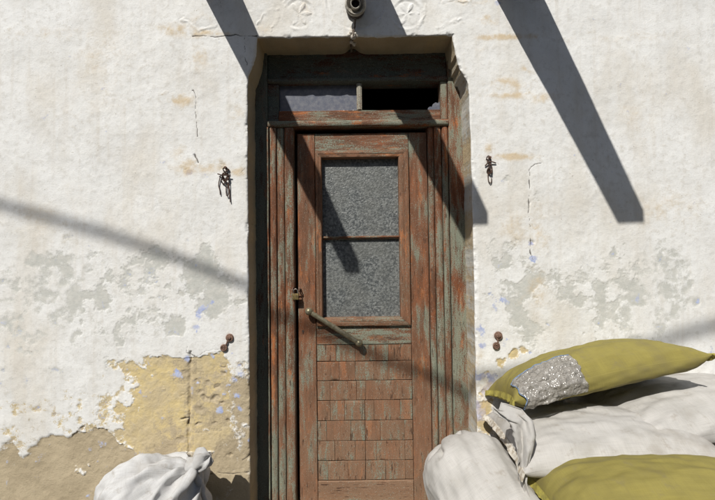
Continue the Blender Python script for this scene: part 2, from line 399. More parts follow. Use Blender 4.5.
CR = [  # cracks and open joints: photo points, half width (m), depth (m), darkness
    ([(193, 36), (222, 37), (232, 35), (257, 36)], .0030, .004, .9), ([(221, 0), (222, 14), (221, 28)], .0016, .002, .6),
    ([(243.5, 36), (245, 52), (247.5, 70)], .0018, .003, .9), ([(181, 93), (186, 91), (194, 90), (196, 97), (195, 110), (197, 122), (197, 137)], .0022, .003, .95),
    ([(195, 155), (198, 163)], .0045, .006, .9), ([(240, 175), (245, 168)], .002, .003, .8), ([(185, 170), (190, 168)], .002, .003, .7),
    ([(541, 164), (534, 165), (529, 170), (529, 196), (528, 214), (531, 232), (530, 252), (533, 262)], .0026, .004, .95),
    ([(529, 203), (528.5, 208)], .006, .006, .9), ([(531, 241), (534, 243)], .006, .006, .6),
    ([(455, 170), (466, 166), (470, 163)], .0016, .002, .6), ([(461, 290), (476, 291)], .0018, .0025, .6), ([(477, 338), (500, 339), (541, 336)], .0016, .002, .45),
    ([(234, 342), (248, 340)], .0018, .0025, .7), ([(189, 342), (187, 352), (195, 356)], .0028, .004, .9),
    ([(191, 352), (189.5, 380), (190, 400), (188.5, 432), (189, 450), (189, 520)], .0085, .011, .55),
    ([(173, 397), (180, 396), (189, 391)], .003, .004, .6), ([(176, 419), (189, 418), (188, 424)], .005, .008, .95),
    ([(204, 475), (220, 473), (235, 474), (249, 472)], .003, .005, .85), ([(242, 461), (249, 456)], .003, .006, .95),
    ([(196, 357), (207, 350), (218, 349), (226, 352)], .0022, .003, .6), ([(510, 352), (520, 347)], .002, .002, .6),
]
CR = [([P2(*p) for p in a], b, c, d) for a, b, c, d in CR]
PIT = [(222, 374, 3, 7), (218, 387, 3.6, 8), (205, 398, 4, 8), (214, 399, 5.5, 10), (222, 404, 3, 6), (199, 409, 5, 5), (207, 383, 3, 4), (198, 424, 3, 6),
       (228, 420, 2.4, 6), (230, 455, 2.6, 7), (214, 424, 2.5, 5), (195, 381, 3, 5), (185, 372, 4, 4), (182, 440, 4, 5), (224, 367, 1.5, 4), (183, 465, 4, 4), (200, 392, 3, 5), (236, 487, 3, 4)]
PIT = [(*P2(a, b), c / 194, d / 1000) for a, b, c, d in PIT]
BLUE = [(200, 318, 9, .75), (197, 328, 6, .7), (187, 241, 5, .45), (227, 232, 4, .6), (213, 301, 3, .6), (190, 172, 4, .7), (240, 374, 6, .8), (233, 381, 8, .75), (237, 395, 5, .8), (241, 410, 4, .75), (203, 399, 5, .3),
        (220, 411, 5, .95), (213, 356, 4, .5), (187, 358, 5, .6), (176, 372, 5, .75), (235, 352, 6, .5), (226, 385, 4, .6), (503, 301, 6, .85), (490, 317, 6, .6), (484, 345, 6, .6), (478, 375, 10, .75), (487, 393, 10, .72), (482, 330, 6, .6), (496, 310, 5, .6), (476, 405, 7, .6), (491, 425, 6, .55),
        (533, 259, 4, .95), (496, 3, 4, .8), (532, 243, 3, .7), (480, 415, 9, .55), (243, 430, 4, .6), (240, 365, 5, .6), (490, 378, 7, .6)]
BLUE = [(*P2(a, b), c / 194, d) for a, b, c, d in BLUE]
OCH = [(180, 372, 17, 1), (183, 395, 15, .9), (212, 368, 17, 1), (210, 385, 18, 1), (222, 380, 14, .7), (206, 420, 12, .75), (207, 440, 10, .7), (178, 430, 13, .8), (180, 455, 10, .5), (500, 363, 8, .95), (513, 353, 8, .9), (488, 410, 14, .95), (484, 430, 14, .9), (480, 395, 9, .7), (486, 372, 7, .6), (523, 349, 6, .8), (494, 400, 12, .7)]
OCH = [(*P2(a, b), c / 194, d) for a, b, c, d in OCH]
STAIN = [(538, 230, 8, 18, .6), (537, 292, 8, 22, .5), (190, 33, 22, 4, .8), (225, 34, 14, 2, .5), (205, 20, 12, 8, .45), (180, 100, 14, 7, .7), (205, 165, 22, 6, .75), (240, 172, 9, 4, .8), (236, 125, 5, 14, .45), (185, 170, 12, 5, .7), (200, 60, 9, 14, .35), (238, 108, 6, 16, .4),
         (500, 37, 22, 3, .9), (488, 19, 10, 5, .75), (505, 85, 22, 6, .8), (512, 95, 22, 4, .75), (525, 70, 9, 5, .7), (478, 50, 6, 4, .5), (510, 157, 20, 3, .95), (488, 150, 6, 8, .6), (541, 98, 10, 5, .7), (495, 22, 8, 4, .5), (470, 2, 18, 4, .7), (535, 36, 10, 3, .5),
         (300, 12, 15, 15, .28), (265, 28, 10, 6, .35), (340, 20, 8, 10, .35), (460, 110, 7, 20, .2), (515, 230, 14, 18, .3), (525, 300, 12, 10, .3), (180, 30, 20, 5, .7), (178, 150, 10, 20, .3), (352, 30, 4, 8, .3),
         (486, 400, 12, 34, .55), (482, 440, 12, 30, .6), (478, 360, 9, 16, .4), (60, 34, 60, 7, .3), (100, 60, 30, 40, .22), (620, 37, 50, 7, .3), (640, 110, 30, 34, .22), (660, 210, 30, 20, .3), (40, 220, 30, 30, .3)]
STAIN = [(*P2(a, b), c / 194 * 1.25, d / 194 * 1.2, e) for a, b, c, d, e in STAIN]
RUSTM = [(225, 174, 5, .35), (489, 158, 6, .55), (229, 337, 4.5, .7), (224, 346, 4, .6), (498, 336, 6, .6), (496, 345, 4.5, .5), (489, 166, 5, .4)]
RUSTM = [(*P2(a, b), c / 194, d) for a, b, c, d in RUSTM]
GREYB = [(222, 165, 9, .6), (219, 190, 6, .4), (205, 260, 22, .6), (190, 290, 22, .7), (215, 300, 22, .7), (238, 300, 10, .5), (180, 325, 12, .7), (185, 265, 18, .5), (505, 260, 22, .5), (525, 290, 20, .6), (520, 315, 18, .6), (492, 205, 10, .3), (508, 178, 6, .5),
         (495, 245, 12, .4), (537, 195, 6, .5), (483, 300, 8, .3), (484, 112, 4, .4), (477, 205, 8, .3), (510, 215, 8, .4), (234, 320, 4, .4), (530, 330, 14, .6),
         (60, 280, 50, .45), (120, 290, 40, .5), (150, 260, 20, .5), (620, 300, 40, .45), (670, 270, 40, .4), (570, 290, 25, .5)]
GREYB = [(*P2(a, b), c / 194 * 1.3, d) for a, b, c, d in GREYB]
WHITEB = [(182, 350, 11, 1.2), (194, 341, 10, .9), (204, 333, 8, .8), (236, 327, 11, 1.2), (240, 338, 8, 1.0), (180, 283, 8, .6), (175, 300, 5, .6), (240, 265, 10, .4), (498, 325, 9, .8), (482, 320, 9, .9), (515, 275, 7, .5), (505, 345, 8, .7), (482, 360, 8, .5)]
WHITEB = [(*P2(a, b), c / 194, d) for a, b, c, d in WHITEB]

def blobs(x, z, L):
    s = np.zeros(x.shape)
    for b in L:
        if len(b) == 4: v = b[3] * np.exp(-((x - b[0]) ** 2 + (z - b[1]) ** 2) / (b[2] ** 2))
        else: v = b[4] * np.exp(-((x - b[0]) / b[2]) ** 2 - ((z - b[1]) / b[3]) ** 2)
        s = np.maximum(s, v)
    return s

def fields(x, z, dep):
    """paint layers and height of the wall face at (x, z); dep = depth into the doorway reveal"""
    np1 = fbm(x * 9, z * 9, 1, 5, 0.6); np2 = fbm(x * 16 + 3, z * 16, 2, 5, 0.6); np3 = fbm(x * 34, z * 34, 3, 4, 0.6); npl = fbm(x * 2.3, z * 2.3, 4, 4)
    wb = blobs(x, z, WHITEB)
    low = sstep(1.75, 1.25, z)
    grey = -0.66 + 0.22 * low + 1.12 * blobs(x, z, GREYB) + 0.28 * np1 + 0.30 * np2 + 0.22 * np3 - 1.0 * wb
    blue = -0.60 + 0.78 * blobs(x, z, BLUE) + 0.46 * np2 + 0.24 * np3 + 0.10 * low
    foot = sstep(1.06, 0.86, z + 0.06 * np1)
    xa, za = P2(150, 456); xb, zb = P2(228, 352)
    reg = sstep(xa - .20, xa + .20, x + .3 * np1) * sstep(xb + .05, xb - .05, x + .05 * np1) * sstep(za - .03, za + .06, z) * sstep(zb + .02, zb - .02, z + .03 * np1)
    rag = sstep(1.02, 0.55, z + 0.22 * npl + 0.10 * np1) * (np.abs(x) > 0.93)
    och = -0.52 + 0.85 * np.maximum(blobs(x, z, OCH), 0.8 * reg) + 0.40 * rag + 0.24 * np2 + 0.14 * np3 - 0.95 * wb * (z > .93)
    footL = (x < 0) * sstep(.98, .90, z + .04 * np1) * sstep(-1.25, -.95, x + .2 * npl)
    och = och + .25 * footL
    leftp = sstep(-0.80, -0.70, x) * (x < 0) * sstep(0.90, 0.80, z + .05 * np1)
    bot = sstep(0.54, 0.40, z + 0.03 * np1 + (0.20 + 0.35 * npl + .14 * np1) * sstep(.9, 1.15, np.abs(x)))
    rightp = (x > 0) * sstep(0.80, 0.60, z + .05 * np1)
    sto = -0.55 + 0.75 * np.maximum(np.maximum(leftp, .62 * footL), np.maximum(bot, 0.7 * rightp)) - 0.42 * np.maximum(blobs(x, z, OCH), .8 * reg) * sstep(.40, .60, z + .07 * np1 + .04 * np2) + 0.30 * np1 + 0.16 * np3 + 0.28 * rag
    stain = blobs(x, z, STAIN) * (0.62 + 0.75 * np2 + 0.2 * np3) + 0.10 * np.maximum(npl, 0)
    crack = np.zeros(x.shape); h = np.zeros(x.shape)
    m = (np.abs(x) < 1.25)
    for pts, wd, dp, dk in CR:
        xs = [p[0] for p in pts]; zs = [p[1] for p in pts]
        b = (x > min(xs) - .04) & (x < max(xs) + .04) & (z > min(zs) - .04) & (z < max(zs) + .04)
        if not b.any(): continue
        d = seg_dist(x[b], z[b], pts)
        wdn = wd * (0.35 + 1.5 * vn(x[b] * 38, z[b] * 38, 31) ** 1.5)
        k = np.exp(-(d / wdn) ** 2) * (sstep(.18, .42, vn(x[b] * 30, z[b] * 30, 35)) if wd < .006 else .45 + .55 * vn(x[b] * 30, z[b] * 30, 35))
        if wd < .004: dp = dp * .45
        crack[b] = np.maximum(crack[b], k * dk); h[b] = np.minimum(h[b], -dp * k)
    for px, pz, r, dp in PIT:
        b = (np.abs(x - px) < 3 * r) & (np.abs(z - pz) < 3 * r)
        if not b.any(): continue
        d = np.hypot(x[b] - px + .012 * fbm(x[b] * 45, z[b] * 45, 8, 3), (z[b] - pz) * 1.35 + .010 * fbm(x[b] * 45 + 7, z[b] * 45, 9, 3)) / r
        h[b] = np.minimum(h[b], -dp * 0.9 * sstep(1.25, 0.1, d)); sto[b] = np.maximum(sto[b], 0.4 * sstep(1.3, .8, d))
    rust = blobs(x, z, RUSTM) * (0.8 + .5 * np3)
    sh = lambda f: sstep(-0.10, 0.10, f)
    bare = np.maximum(sh(och), sh(sto))
    h = h + 0.0022 * (1 - sh(grey) * (1 - bare)) * (1 - bare) - 0.0022 * bare - 0.0014 * sh(sto)
    h = h + 0.0045 * npl + 0.0012 * np1 + 0.0005 * np3 + bare * (0.0012 * np2 + 0.0010 * np3)
    # carved lintel: two rosettes and a ring about the lamp, blunted by many coats of whitewash
    wear = np.clip(0.55 + 0.9 * np2 + .5 * np1, 0.05, 1.2)
    for cx, cz in (P2(299, 14), P2(407, 14)):
        dx, dz = x - cx, z - cz; r = np.hypot(dx, dz); a = np.arctan2(dz, dx) + 0.5
        h = h + wear * (0.0022 * np.exp(-((r - 0.083) / 0.007) ** 2) - 0.0018 * np.exp(-((r - 0.071) / 0.007) ** 2))
        pet = np.abs(((a / (2 * np.pi) * 6) % 1) - .5) * 2
        wid = np.sin(np.clip(r / 0.066, 0, 1) * np.pi)
        ps = sstep(1.05, 0.35, pet / (0.72 * wid + 1e-3)) * (r < 0.068)
        h = h + wear * (0.0030 * ps - 0.0012 * (r < .07) * (1 - ps))
    cx, cz = P2(356, 0); r = np.hypot(x - cx, z - cz)
    h = h + wear * 0.0024 * np.exp(-((r - .163) / .007) ** 2) - wear * .0014 * np.exp(-((r - .150) / .006) ** 2)
    for pts in ([(258, 24), (264, 14), (270, 11), (279, 10)], [(279, 8), (277, 18), (271, 30)], [(285, 3), (290, -6)], [(437, 28), (450, 22), (470, 17)], [(442, 2), (455, -1), (468, 2), (480, 0)], [(425, 4), (424, 18), (418, 27)], [(182, 20), (200, 31), (214, 28), (217, 22)]):
        q = [P2(*p) for p in pts]
        b = (np.abs(x - q[0][0]) < .3) & (z > 2.5)
        if b.any():
            d = seg_dist(x[b], z[b], q, .010, 7); h[b] += wear[b] * (0.0022 * np.exp(-(d / .008) ** 2) - .0012 * np.exp(-((d - .012) / .008) ** 2))
    # reveals of the doorway are bare, grimy stone and thin grey wash, coloured paler on the sunlit jamb, browner in shade
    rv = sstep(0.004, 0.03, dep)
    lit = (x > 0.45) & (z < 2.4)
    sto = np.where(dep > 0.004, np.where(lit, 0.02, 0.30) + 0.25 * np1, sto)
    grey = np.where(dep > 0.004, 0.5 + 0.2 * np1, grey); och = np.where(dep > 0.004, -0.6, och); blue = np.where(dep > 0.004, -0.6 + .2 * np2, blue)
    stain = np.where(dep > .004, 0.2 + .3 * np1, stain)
    return h, np.stack([grey, blue, och, sto], -1), np.stack([stain, crack, rust, np.ones(x.shape)], -1)

wall = empty('house_wall', (0, 0, 0))
tag(wall, 'whitewashed stone house wall with flaking blue and ochre layers around the doorway', 'wall', kind='thing')
BACK = 0.45
def rev_depths(): return [0.006, 0.016, 0.03, 0.05, 0.075, 0.10, 0.13, 0.16, 0.20, BACK]

def stone(name, xl, xr, z0, z1, step, open_l=False, open_r=False, open_b=False, thick=BACK):
    """one block of the wall: its face with relief, its joints, and its return into the doorway"""
    zf0 = (lambda x: soffit(x)) if open_b else (lambda x: np.full(x.shape, z0))
    fl = xl if callable(xl) else (lambda z: np.full(z.shape, xl))
    fr = xr if callable(xr) else (lambda z: np.full(z.shape, xr))
    mid = np.array([(z0 + z1) / 2]); wdt = float(fr(mid)[0] - fl(mid)[0])
    nx = max(2, int(math.ceil(wdt / step))); nz = max(2, int(math.ceil((z1 - z0) / step)))
    u = np.linspace(0, 1, nx + 1); t = np.linspace(0, 1, nz + 1)
    def warp(a):                                   # finer rows towards an open arris
        return a
    U, T = np.meshgrid(u, t)
    Z = z0 + (z1 - z0) * T
    X = fl(Z) + (fr(Z) - fl(Z)) * U
    if open_b:
        zb = zf0(X); Z = zb + (z1 - zb) * T
    h, la, ma = fields(X, Z, np.zeros(X.shape))
    d = np.full(X.shape, 9.0)
    if open_l: d = np.minimum(d, X - fl(Z))
    if open_r: d = np.minimum(d, fr(Z) - X)
    if open_b: d = np.minimum(d, Z - zf0(X))
    rr = 0.010 + 0.006 * fbm(X * 20, Z * 20, 77, 3)
    dd = np.clip(rr - d, 0, None)
    rnd = rr - np.sqrt(np.clip(rr ** 2 - np.minimum(dd, rr * 0.98) ** 2, 0, None))
    chip = np.exp(-(d / .012) ** 2) * np.clip(fbm(X * 26, Z * 26, 78, 3) - .25, 0, 1) * .012
    Y = -h + rnd * 0.8 + chip
    V = [np.stack([X, Y, Z], -1).reshape(-1, 3)]; LA = [la.reshape(-1, 4)]; MA = [ma.reshape(-1, 4)]
    idx = np.arange((nx + 1) * (nz + 1)).reshape(nz + 1, nx + 1)
    Fs = [np.stack([idx[:-1, :-1], idx[:-1, 1:], idx[1:, 1:], idx[1:, :-1]], -1).reshape(-1, 4)]
    cnt = idx.size
    def side(ring, kind, flip):
        nonlocal cnt
        base = V[0][ring]; prev = ring
        deps = rev_depths() if kind else [thick]
        for dpt in deps:
            q = base.copy(); q[:, 1] = np.maximum(base[:, 1] + 0.001, dpt) if kind else thick
            if kind and dpt < BACK:
                n = 0.0018 * fbm(q[:, 1] * 16 + kind, (q[:, 2] if kind < 3 else q[:, 0]) * 16, 55, 4) + .001 * fbm(q[:, 1] * 70, (q[:, 2] if kind < 3 else q[:, 0]) * 70, 56, 3)
                fade = min(1, dpt / .05)
                if kind == 1: q[:, 0] += np.interp(q[:, 2], FLUTE[:, 0], FLUTE[:, 1]) * min(1, dpt / .03)      # fluted corbel
                if kind < 3: q[:, 0] += n * fade
                else:
                    q[:, 2] += n * fade
                    q[:, 2] += 0.03 * np.exp(-((q[:, 0] + 0.015) / .035) ** 2) * sstep(.07, .14, dpt)     # broken out where the cable goes in
            V.append(q)
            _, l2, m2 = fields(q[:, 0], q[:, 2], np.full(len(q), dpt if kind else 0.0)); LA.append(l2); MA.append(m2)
            cur = np.arange(cnt, cnt + len(q)); cnt += len(q)
            f = np.stack([prev[:-1], prev[1:], cur[1:], cur[:-1]], -1)
            Fs.append(f[:, ::-1] if flip else f); prev = cur
    side(idx[0, :], 3 if open_b else 0, True)
    side(idx[-1, :], 0, False)
    side(idx[:, 0], 1 if open_l else 0, False)
    side(idx[:, -1], 2 if open_r else 0, True)
    V = np.concatenate(V); Fc = np.concatenate(Fs); LA = np.concatenate(LA); MA = np.concatenate(MA)
    me = bpy.data.meshes.new(name)
    me.vertices.add(len(V)); me.vertices.foreach_set('co', V.ravel())
    me.loops.add(Fc.size); me.loops.foreach_set('vertex_index', Fc.ravel().astype(np.int32))
    me.polygons.add(len(Fc)); me.polygons.foreach_set('loop_start', np.arange(0, Fc.size, 4, dtype=np.int32))
    me.update(calc_edges=True); me.validate()
    me.polygons.foreach_set('use_smooth', np.ones(len(Fc), bool)); me.set_sharp_from_angle(angle=R(62))
    for nm, A in (('layers', LA), ('marks', MA)):
        at_ = me.attributes.new(nm, 'FLOAT_COLOR', 'POINT'); at_.data.foreach_set('color', A.astype(np.float32).ravel())
    me.materials.append(M_WALL)
    o = bpy.data.objects.new(name, me); col.objects.link(o); o.parent = wall
    return o

COURSE = [0.0, 0.33, 0.65, 0.98, 1.30, 1.62, 1.94, 2.28, 2.60]
LJ = [[-.865], [-.865], [-.865], [-.80], [-.93], [-.80], [-.82], [-.70]]
RJ = [[.93], [.82], [.90], [.78], [.90], [.90], [.80], [.735]]
FINE, MID, FAR = 0.0032, 0.007, 0.03
random.seed(4)
for k in range(8):
    z0, z1 = COURSE[k], COURSE[k + 1]
    fine = FINE if k > 0 else MID
    xs = [LJ[k][0]]
    while xs[-1] > -2.6: xs.append(xs[-1] - random.uniform(.42, .66))
    xs[-1] = -3.2
    stone('stone_block', xs[0], edgeL, z0, z1, fine, open_r=True)
    for a, b in zip(xs[1:], xs[:-1]):
        stone('stone_block', a, b, z0, z1, (fine if b > -1.0 else MID) if b > -1.9 else FAR)
    xs = [RJ[k][0]]
    while xs[-1] < 2.6: xs.append(xs[-1] + random.uniform(.42, .66))
    xs[-1] = 3.2
    stone('stone_block', edgeR, xs[0], z0, z1, fine, open_l=True)
    for a, b in zip(xs[:-1], xs[1:]):
        stone('stone_block', a, b, z0, z1, (fine if a < 1.0 else MID) if a < 1.9 else FAR)
# the lintel and the courses above
stone('lintel', -0.512, 0.512, 2.60, 3.0, FINE, open_b=True)
for a, b in ((-3.2, -2.5), (-2.5, -1.9), (-1.9, -1.3), (-1.3, -.70), (-.70, -.512), (.512, .735), (.735, 1.35), (1.35, 1.95), (1.95, 2.6), (2.6, 3.2)):
    near = max(abs(a), abs(b)) < 1.4
    stone('stone_block', a, b, 2.60, 3.0, FINE if near else MID if max(abs(a), abs(b)) < 2.0 else FAR)
for k, z0 in enumerate((3.0, 3.3, 3.6, 3.9)):
    e = np.linspace(-3.2, 3.2, 12) + (.15 if k % 2 else 0); e[0] = -3.2; e[-1] = 3.2
    for a, b in zip(e[:-1], e[1:]): stone('stone_block', a, b, z0, z0 + .3, 0.05)

# ------------------------------------------------------------------ timber boards
def board(name, x0, x1, z0, z1, yf, yb, mat, parent, ch=0.0025, seed=0, wob=0.0008, prof=None, nu=None):
    """a worn board: gridded front with an uneven arris, sides and back; prof(s) adds a moulded section across the grain"""
    long_z = (z1 - z0) >= (x1 - x0)
    L = max(z1 - z0, x1 - x0); B = min(z1 - z0, x1 - x0)
    nl = max(2, min(150, int(L / 0.014)))
    ss = [0, 0.0] if False else None
    inner = max(2, int(B / 0.012)) if prof is None else (nu or 14)
    s = np.concatenate([[0, ch], np.linspace(ch, B - ch, inner + 1)[1:-1], [B - ch, B]])
    l = np.concatenate([[0, ch], np.linspace(ch, L - ch, nl + 1)[1:-1], [L - ch, L]])
    S, Lg = np.meshgrid(s, l)
    Yd = np.full(S.shape, float(yf))
    e = np.minimum(np.minimum(S, B - S), np.minimum(Lg, L - Lg))
    Yd += np.where(e <= 1e-9, ch * (0.75 + 0.5 * vn(S * 60 + seed, Lg * 60, 3)), 0)
    Yd += wob * fbm(S * 25 + seed * 3.1, Lg * 4 + seed, 40 + seed, 3)
    nick = np.clip(fbm(S * 40 + seed, Lg * 22 + seed * 2.3, 60, 3) - 0.55, 0, 1) * 0.006 * np.exp(-(e / .004) ** 2)
    Yd += nick
    if prof is not None: Yd -= prof(S / B)
    jog = 0.0009 * fbm(Lg * 5, S * 0 + seed, 70 + seed, 3)
    if long_z: X, Z = x0 + S + jog, z0 + Lg
    else: X, Z = x0 + Lg, z0 + S + jog
    n0, n1 = S.shape
    idx = np.arange(S.size).reshape(n0, n1)
    Fc = [tuple(q) for q in np.stack([idx[:-1, :-1], idx[:-1, 1:], idx[1:, 1:], idx[1:, :-1]], -1).reshape(-1, 4)]
    if not long_z: Fc = [q[::-1] for q in Fc]
    V = np.stack([X, Yd, Z], -1).reshape(-1, 3).tolist()
    ring = list(idx[0, :]) + list(idx[1:, -1]) + list(idx[-1, :-1][::-1]) + list(idx[1:-1, 0][::-1])
    n = len(V)
    for i in ring: V.append((V[i][0], yb, V[i][2]))
    m = len(ring)
    for i in range(m):
        q = (ring[i], n + i, n + (i + 1) % m, ring[(i + 1) % m])
        Fc.append(q if long_z else q[::-1])
    Fc.append(tuple(n + i for i in range(m)) if not long_z else tuple(n + i for i in range(m))[::-1])
    return mesh_obj(name, V, Fc, mat, parent, 40)

frame = empty('door_surround', (0.01, 0.15, 0.0))
tag(frame, 'flaking green and red painted timber door frame with glazed transom above', 'door frame', kind='thing')
sd = 0
def fb(name, *a, **k):
    global sd; sd += 1
    return board(name, *a, frame, seed=sd, **k)
ogee = lambda s: 0.007 * np.sin(np.clip(s, 0, 1) * np.pi) ** 0.7
roll = lambda s: 0.010 * np.sqrt(np.clip(1 - (2 * s - 1) ** 2, 0, 1))
groove = lambda s: -0.004 * np.exp(-((s - .5) / .05) ** 2) - .003 * np.exp(-((s - .82) / .05) ** 2)
fb('casing_board', -0.582, -0.4985, 0.05, 2.64, 0.150, 0.26, M_CASE_L)
fb('casing_board', 0.519, 0.612, 0.05, 2.64, 0.150, 0.26, M_CASE)
fb('header_board', -0.497, 0.5175, 2.452, 2.64, 0.172, 0.26, M_HEAD)
fb('header_moulding', -0.4965, 0.517, 2.424, 2.450, 0.160, 0.25, M_HEAD, prof=roll, nu=8)
twin = empty('transom_window', (0, 0, 0)); twin.parent = frame
def tb(name, *a, **k):
    global sd; sd += 1
    return board(name, *a, twin, seed=sd, **k)
tb('stile', -0.4965, -0.437, 2.2075, 2.4225, 0.168, 0.23, M_HEAD)
tb('stile', 0.480, 0.517, 2.2075, 2.4225, 0.160, 0.23, M_CASE)
tb('mullion', 0.006, 0.036, 2.2690, 2.4225, 0.168, 0.22, M_MULL, prof=lambda s: .004 * (np.abs(s - .5) < .25))
tb('rail', -0.436, 0.479, 2.2075, 2.2675, 0.164, 0.23, M_TRANS, prof=lambda s: -.006 * (s > .8))
fb('transom_moulding', -0.4965, 0.5165, 2.168, 2.2045, 0.150, 0.24, M_TRANS, prof=roll, nu=10)
# the fixed post on the lock side: three moulded strips, and a shadow gap beside the leaf
fb('post_strip', -0.4965, -0.4895, 0.06, 2.1665, 0.136, 0.24, M_CASE, wob=.0015)
fb('post_strip', -0.485, -0.449, 0.06, 2.1665, 0.152, 0.24, M_POST, prof=ogee)
fb('post_strip', -0.4465, -0.406, 0.06, 2.1665, 0.160, 0.24, M_POST, prof=ogee)
fb('post_strip', -0.4025, -0.352, 0.06, 2.1665, 0.154, 0.24, M_POST, prof=ogee)
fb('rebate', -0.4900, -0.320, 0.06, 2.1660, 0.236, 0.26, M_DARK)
fb('post_strip', 0.4045, 0.4370, 0.06, 2.1665, 0.172, 0.24, M_POST, prof=ogee)
fb('post_strip', 0.4395, 0.4800, 0.06, 2.1665, 0.166, 0.24, M_POST, prof=ogee)
fb('post_strip', 0.4825, 0.5160, 0.06, 2.1665, 0.160, 0.24, M_POST, prof=ogee)
# transom glass: a dusty pane on one side, only a shard on the other
pane = MB()
pane.box(-0.4365, 0.0055, 0.196, 0.1995, 2.268, 2.4235); pane.build('pane', M_DGLASS, twin)
sh = MB(); pts = [(0.479, 2.268), (0.408, 2.268), (0.413, 2.282), (0.424, 2.290), (0.433, 2.287), (0.441, 2.304), (0.456, 2.313), (0.470, 2.309), (0.479, 2.318)]
n = len(pts)
sh.add([(x, 0.185, z) for x, z in pts] + [(x, 0.189, z) for x, z in pts], [tuple(range(n))[::-1], tuple(range(n, 2 * n))] + [(i, (i + 1) % n, n + (i + 1) % n, n + i) for i in range(n)])
tag(sh.build('glass_shard', M_DGLASS, twin), 'jagged corner of glass left in the empty transom light')
put = MB()
for i in range(26):
    x = -0.43 + .434 * i / 25 + random.uniform(-.004, .004); r = random.uniform(.0025, .006)
    put.lathe([(0.0, -r), (r * .8, -r * .5), (r, 0), (r * .7, r * .6), (0, r)], (x, .193, 2.270 + random.uniform(0, .003)), (1, 0, random.uniform(-.3, .3)), 6)
put.build('putty', M_LUMP, twin, 60)
fb('threshold', -0.49, 0.51, 0.004, 0.058, 0.120, 0.30, M_STONE)

# ------------------------------------------------------------------ the door leaf
door = empty('door', (0.03, 0.18, 0.065))
tag(door, 'weathered red-brown wooden door with two pebbled glass panes and scored lower panel', 'door', kind='thing')
def db(name, *a, **k):
    global sd; sd += 1
    return board(name, *a, door, seed=sd, **k)
db('stile', -0.335, -0.2365, 0.070, 2.140, 0.180, 0.225, M_LEAF_Z)
db('stile', 0.2985, 0.4005, 0.070, 2.140, 0.180, 0.225, M_LEAF_Z)
db('rail', -0.2345, 0.2965, 2.036, 2.140, 0.182, 0.225, M_LEAF_X)
db('rail', -0.2345, 0.2965, 0.946, 1.054, 0.1835, 0.225, M_LEAF_X)
db('rail', -0.2345, 0.2965, 0.070, 0.192, 0.182, 0.225, M_LOW_X)
dwin = empty('window', (0, 0, 0)); dwin.parent = door
def mitre(name, pts, yf, yi, mat):
    """one member of the glazing bead: outer edge a-b, inner edge c-d, stepped section"""
    (ax, az), (bx, bz), (cx, cz), (dx, dz) = pts          # a,b outer ; d,c inner (a-d and b-c are the mitres)
    sec = [(0, yf + .010), (.04, yf + .002), (.10, yf), (.45, yf), (.5, yf + .003), (.56, yf + .001), (.9, yf + .0025), (.98, yf + .006), (1, yi)]
    N = 60; V = []; Fc = []
    for t, y in sec:
        for i in range(N + 1):
            q = i / N
            ox, oz = ax + (bx - ax) * q, az + (bz - az) * q; ix, iz = dx + (cx - dx) * q, dz + (cz - dz) * q
            wv = 0.0006 * float(fbm(np.array([q * 14 + ax * 9]), np.array([t * 3 + az * 5]), 33, 2)[0])
            V.append((ox + (ix - ox) * t, y + wv, oz + (iz - oz) * t))
    for j in range(len(sec) - 1):
        for i in range(N):
            Fc.append((j * (N + 1) + i, j * (N + 1) + i + 1, (j + 1) * (N + 1) + i + 1, (j + 1) * (N + 1) + i))
    return mesh_obj(name, V, Fc, mat, dwin, 40)
ox0, ox1, oz0, oz1 = -0.2340, 0.2950, 1.050, 2.040
ix0, ix1, iz0, iz1 = -0.198, 0.2365, 1.098, 1.998
e = 0.0008
mitre('glazing_bead', [(ox0, oz1), (ox0, oz0), (ix0, iz0), (ix0, iz1)], .166, .212, M_MOULD_Z)
mitre('glazing_bead', [(ox1, oz0), (ox1, oz1), (ix1, iz1), (ix1, iz0)], .166, .212, M_MOULD_Z)
mitre('glazing_bead', [(ox0 + e, oz0), (ox1 - e, oz0), (ix1 - e, iz0), (ix0 + e, iz0)], .1655, .212, M_MOULD_X)
mitre('glazing_bead', [(ox1 - e, oz1), (ox0 + e, oz1), (ix0 + e, iz1), (ix1 - e, iz1)], .1665, .212, M_MOULD_X)
board('glazing_bar', -0.199, 0.238, 1.5380, 1.5560, 0.194, 0.2185, M_TRANS, dwin, prof=lambda s: .006 * (s > .45))
p = MB(); p.box(-0.205, 0.242, 0.209, 0.213, 1.5565, 2.004); p.build('pane', M_PGLASS, dwin)
p = MB(); p.box(-0.205, 0.242, 0.2095, 0.2135, 1.092, 1.5375); p.build('pane', M_PGLASS, dwin)
# lower panel: rows of small scored blocks
p = MB(); p.box(-0.237, 0.300, 0.2045, 0.2235, 0.185, 0.955); panel = p.build('lower_panel', M_DARK, door)
rows = [(0.944, .853), (0.850, .746), (0.743, .636), (0.633, .524), (0.521, .412), (0.409, .303), (0.300, .197)]
def px2x(px): return (px - 357.5) / F_PX * 2.14
joints = [[337, 356, 389], [340, 356, 388], [331, 357, 366, 394], [331, 345, 365, 374, 400], [327, 351, 365, 380, 404], [335, 355, 365, 376, 404], [328, 347.5, 365, 385, 404]]
random.seed(11)
for (z1, z0), js in zip(rows, joints):
    xs = [-0.2345] + [px2x(j) - 0.012 for j in js] + [0.2965]
    for i, (a, b) in enumerate(zip(xs[:-1], xs[1:])):
        seam = lambda x: abs(x - (px2x(365) - .012)) < .002 and z1 < .64
        ga = .0026 if seam(a) else random.choice((.0004, .0008, .0016)); gb = .0026 if seam(b) else random.choice((.0004, .0008, .0016))
        sd += 1
        board('wood_block', a + ga * .5, b - gb * .5, z0 + random.uniform(0, .0016), z1 - random.uniform(0, .0012), 0.1872 + random.uniform(-.0007, .0007), 0.204, M_TILE, panel, ch=.0012, seed=sd, wob=.0006)
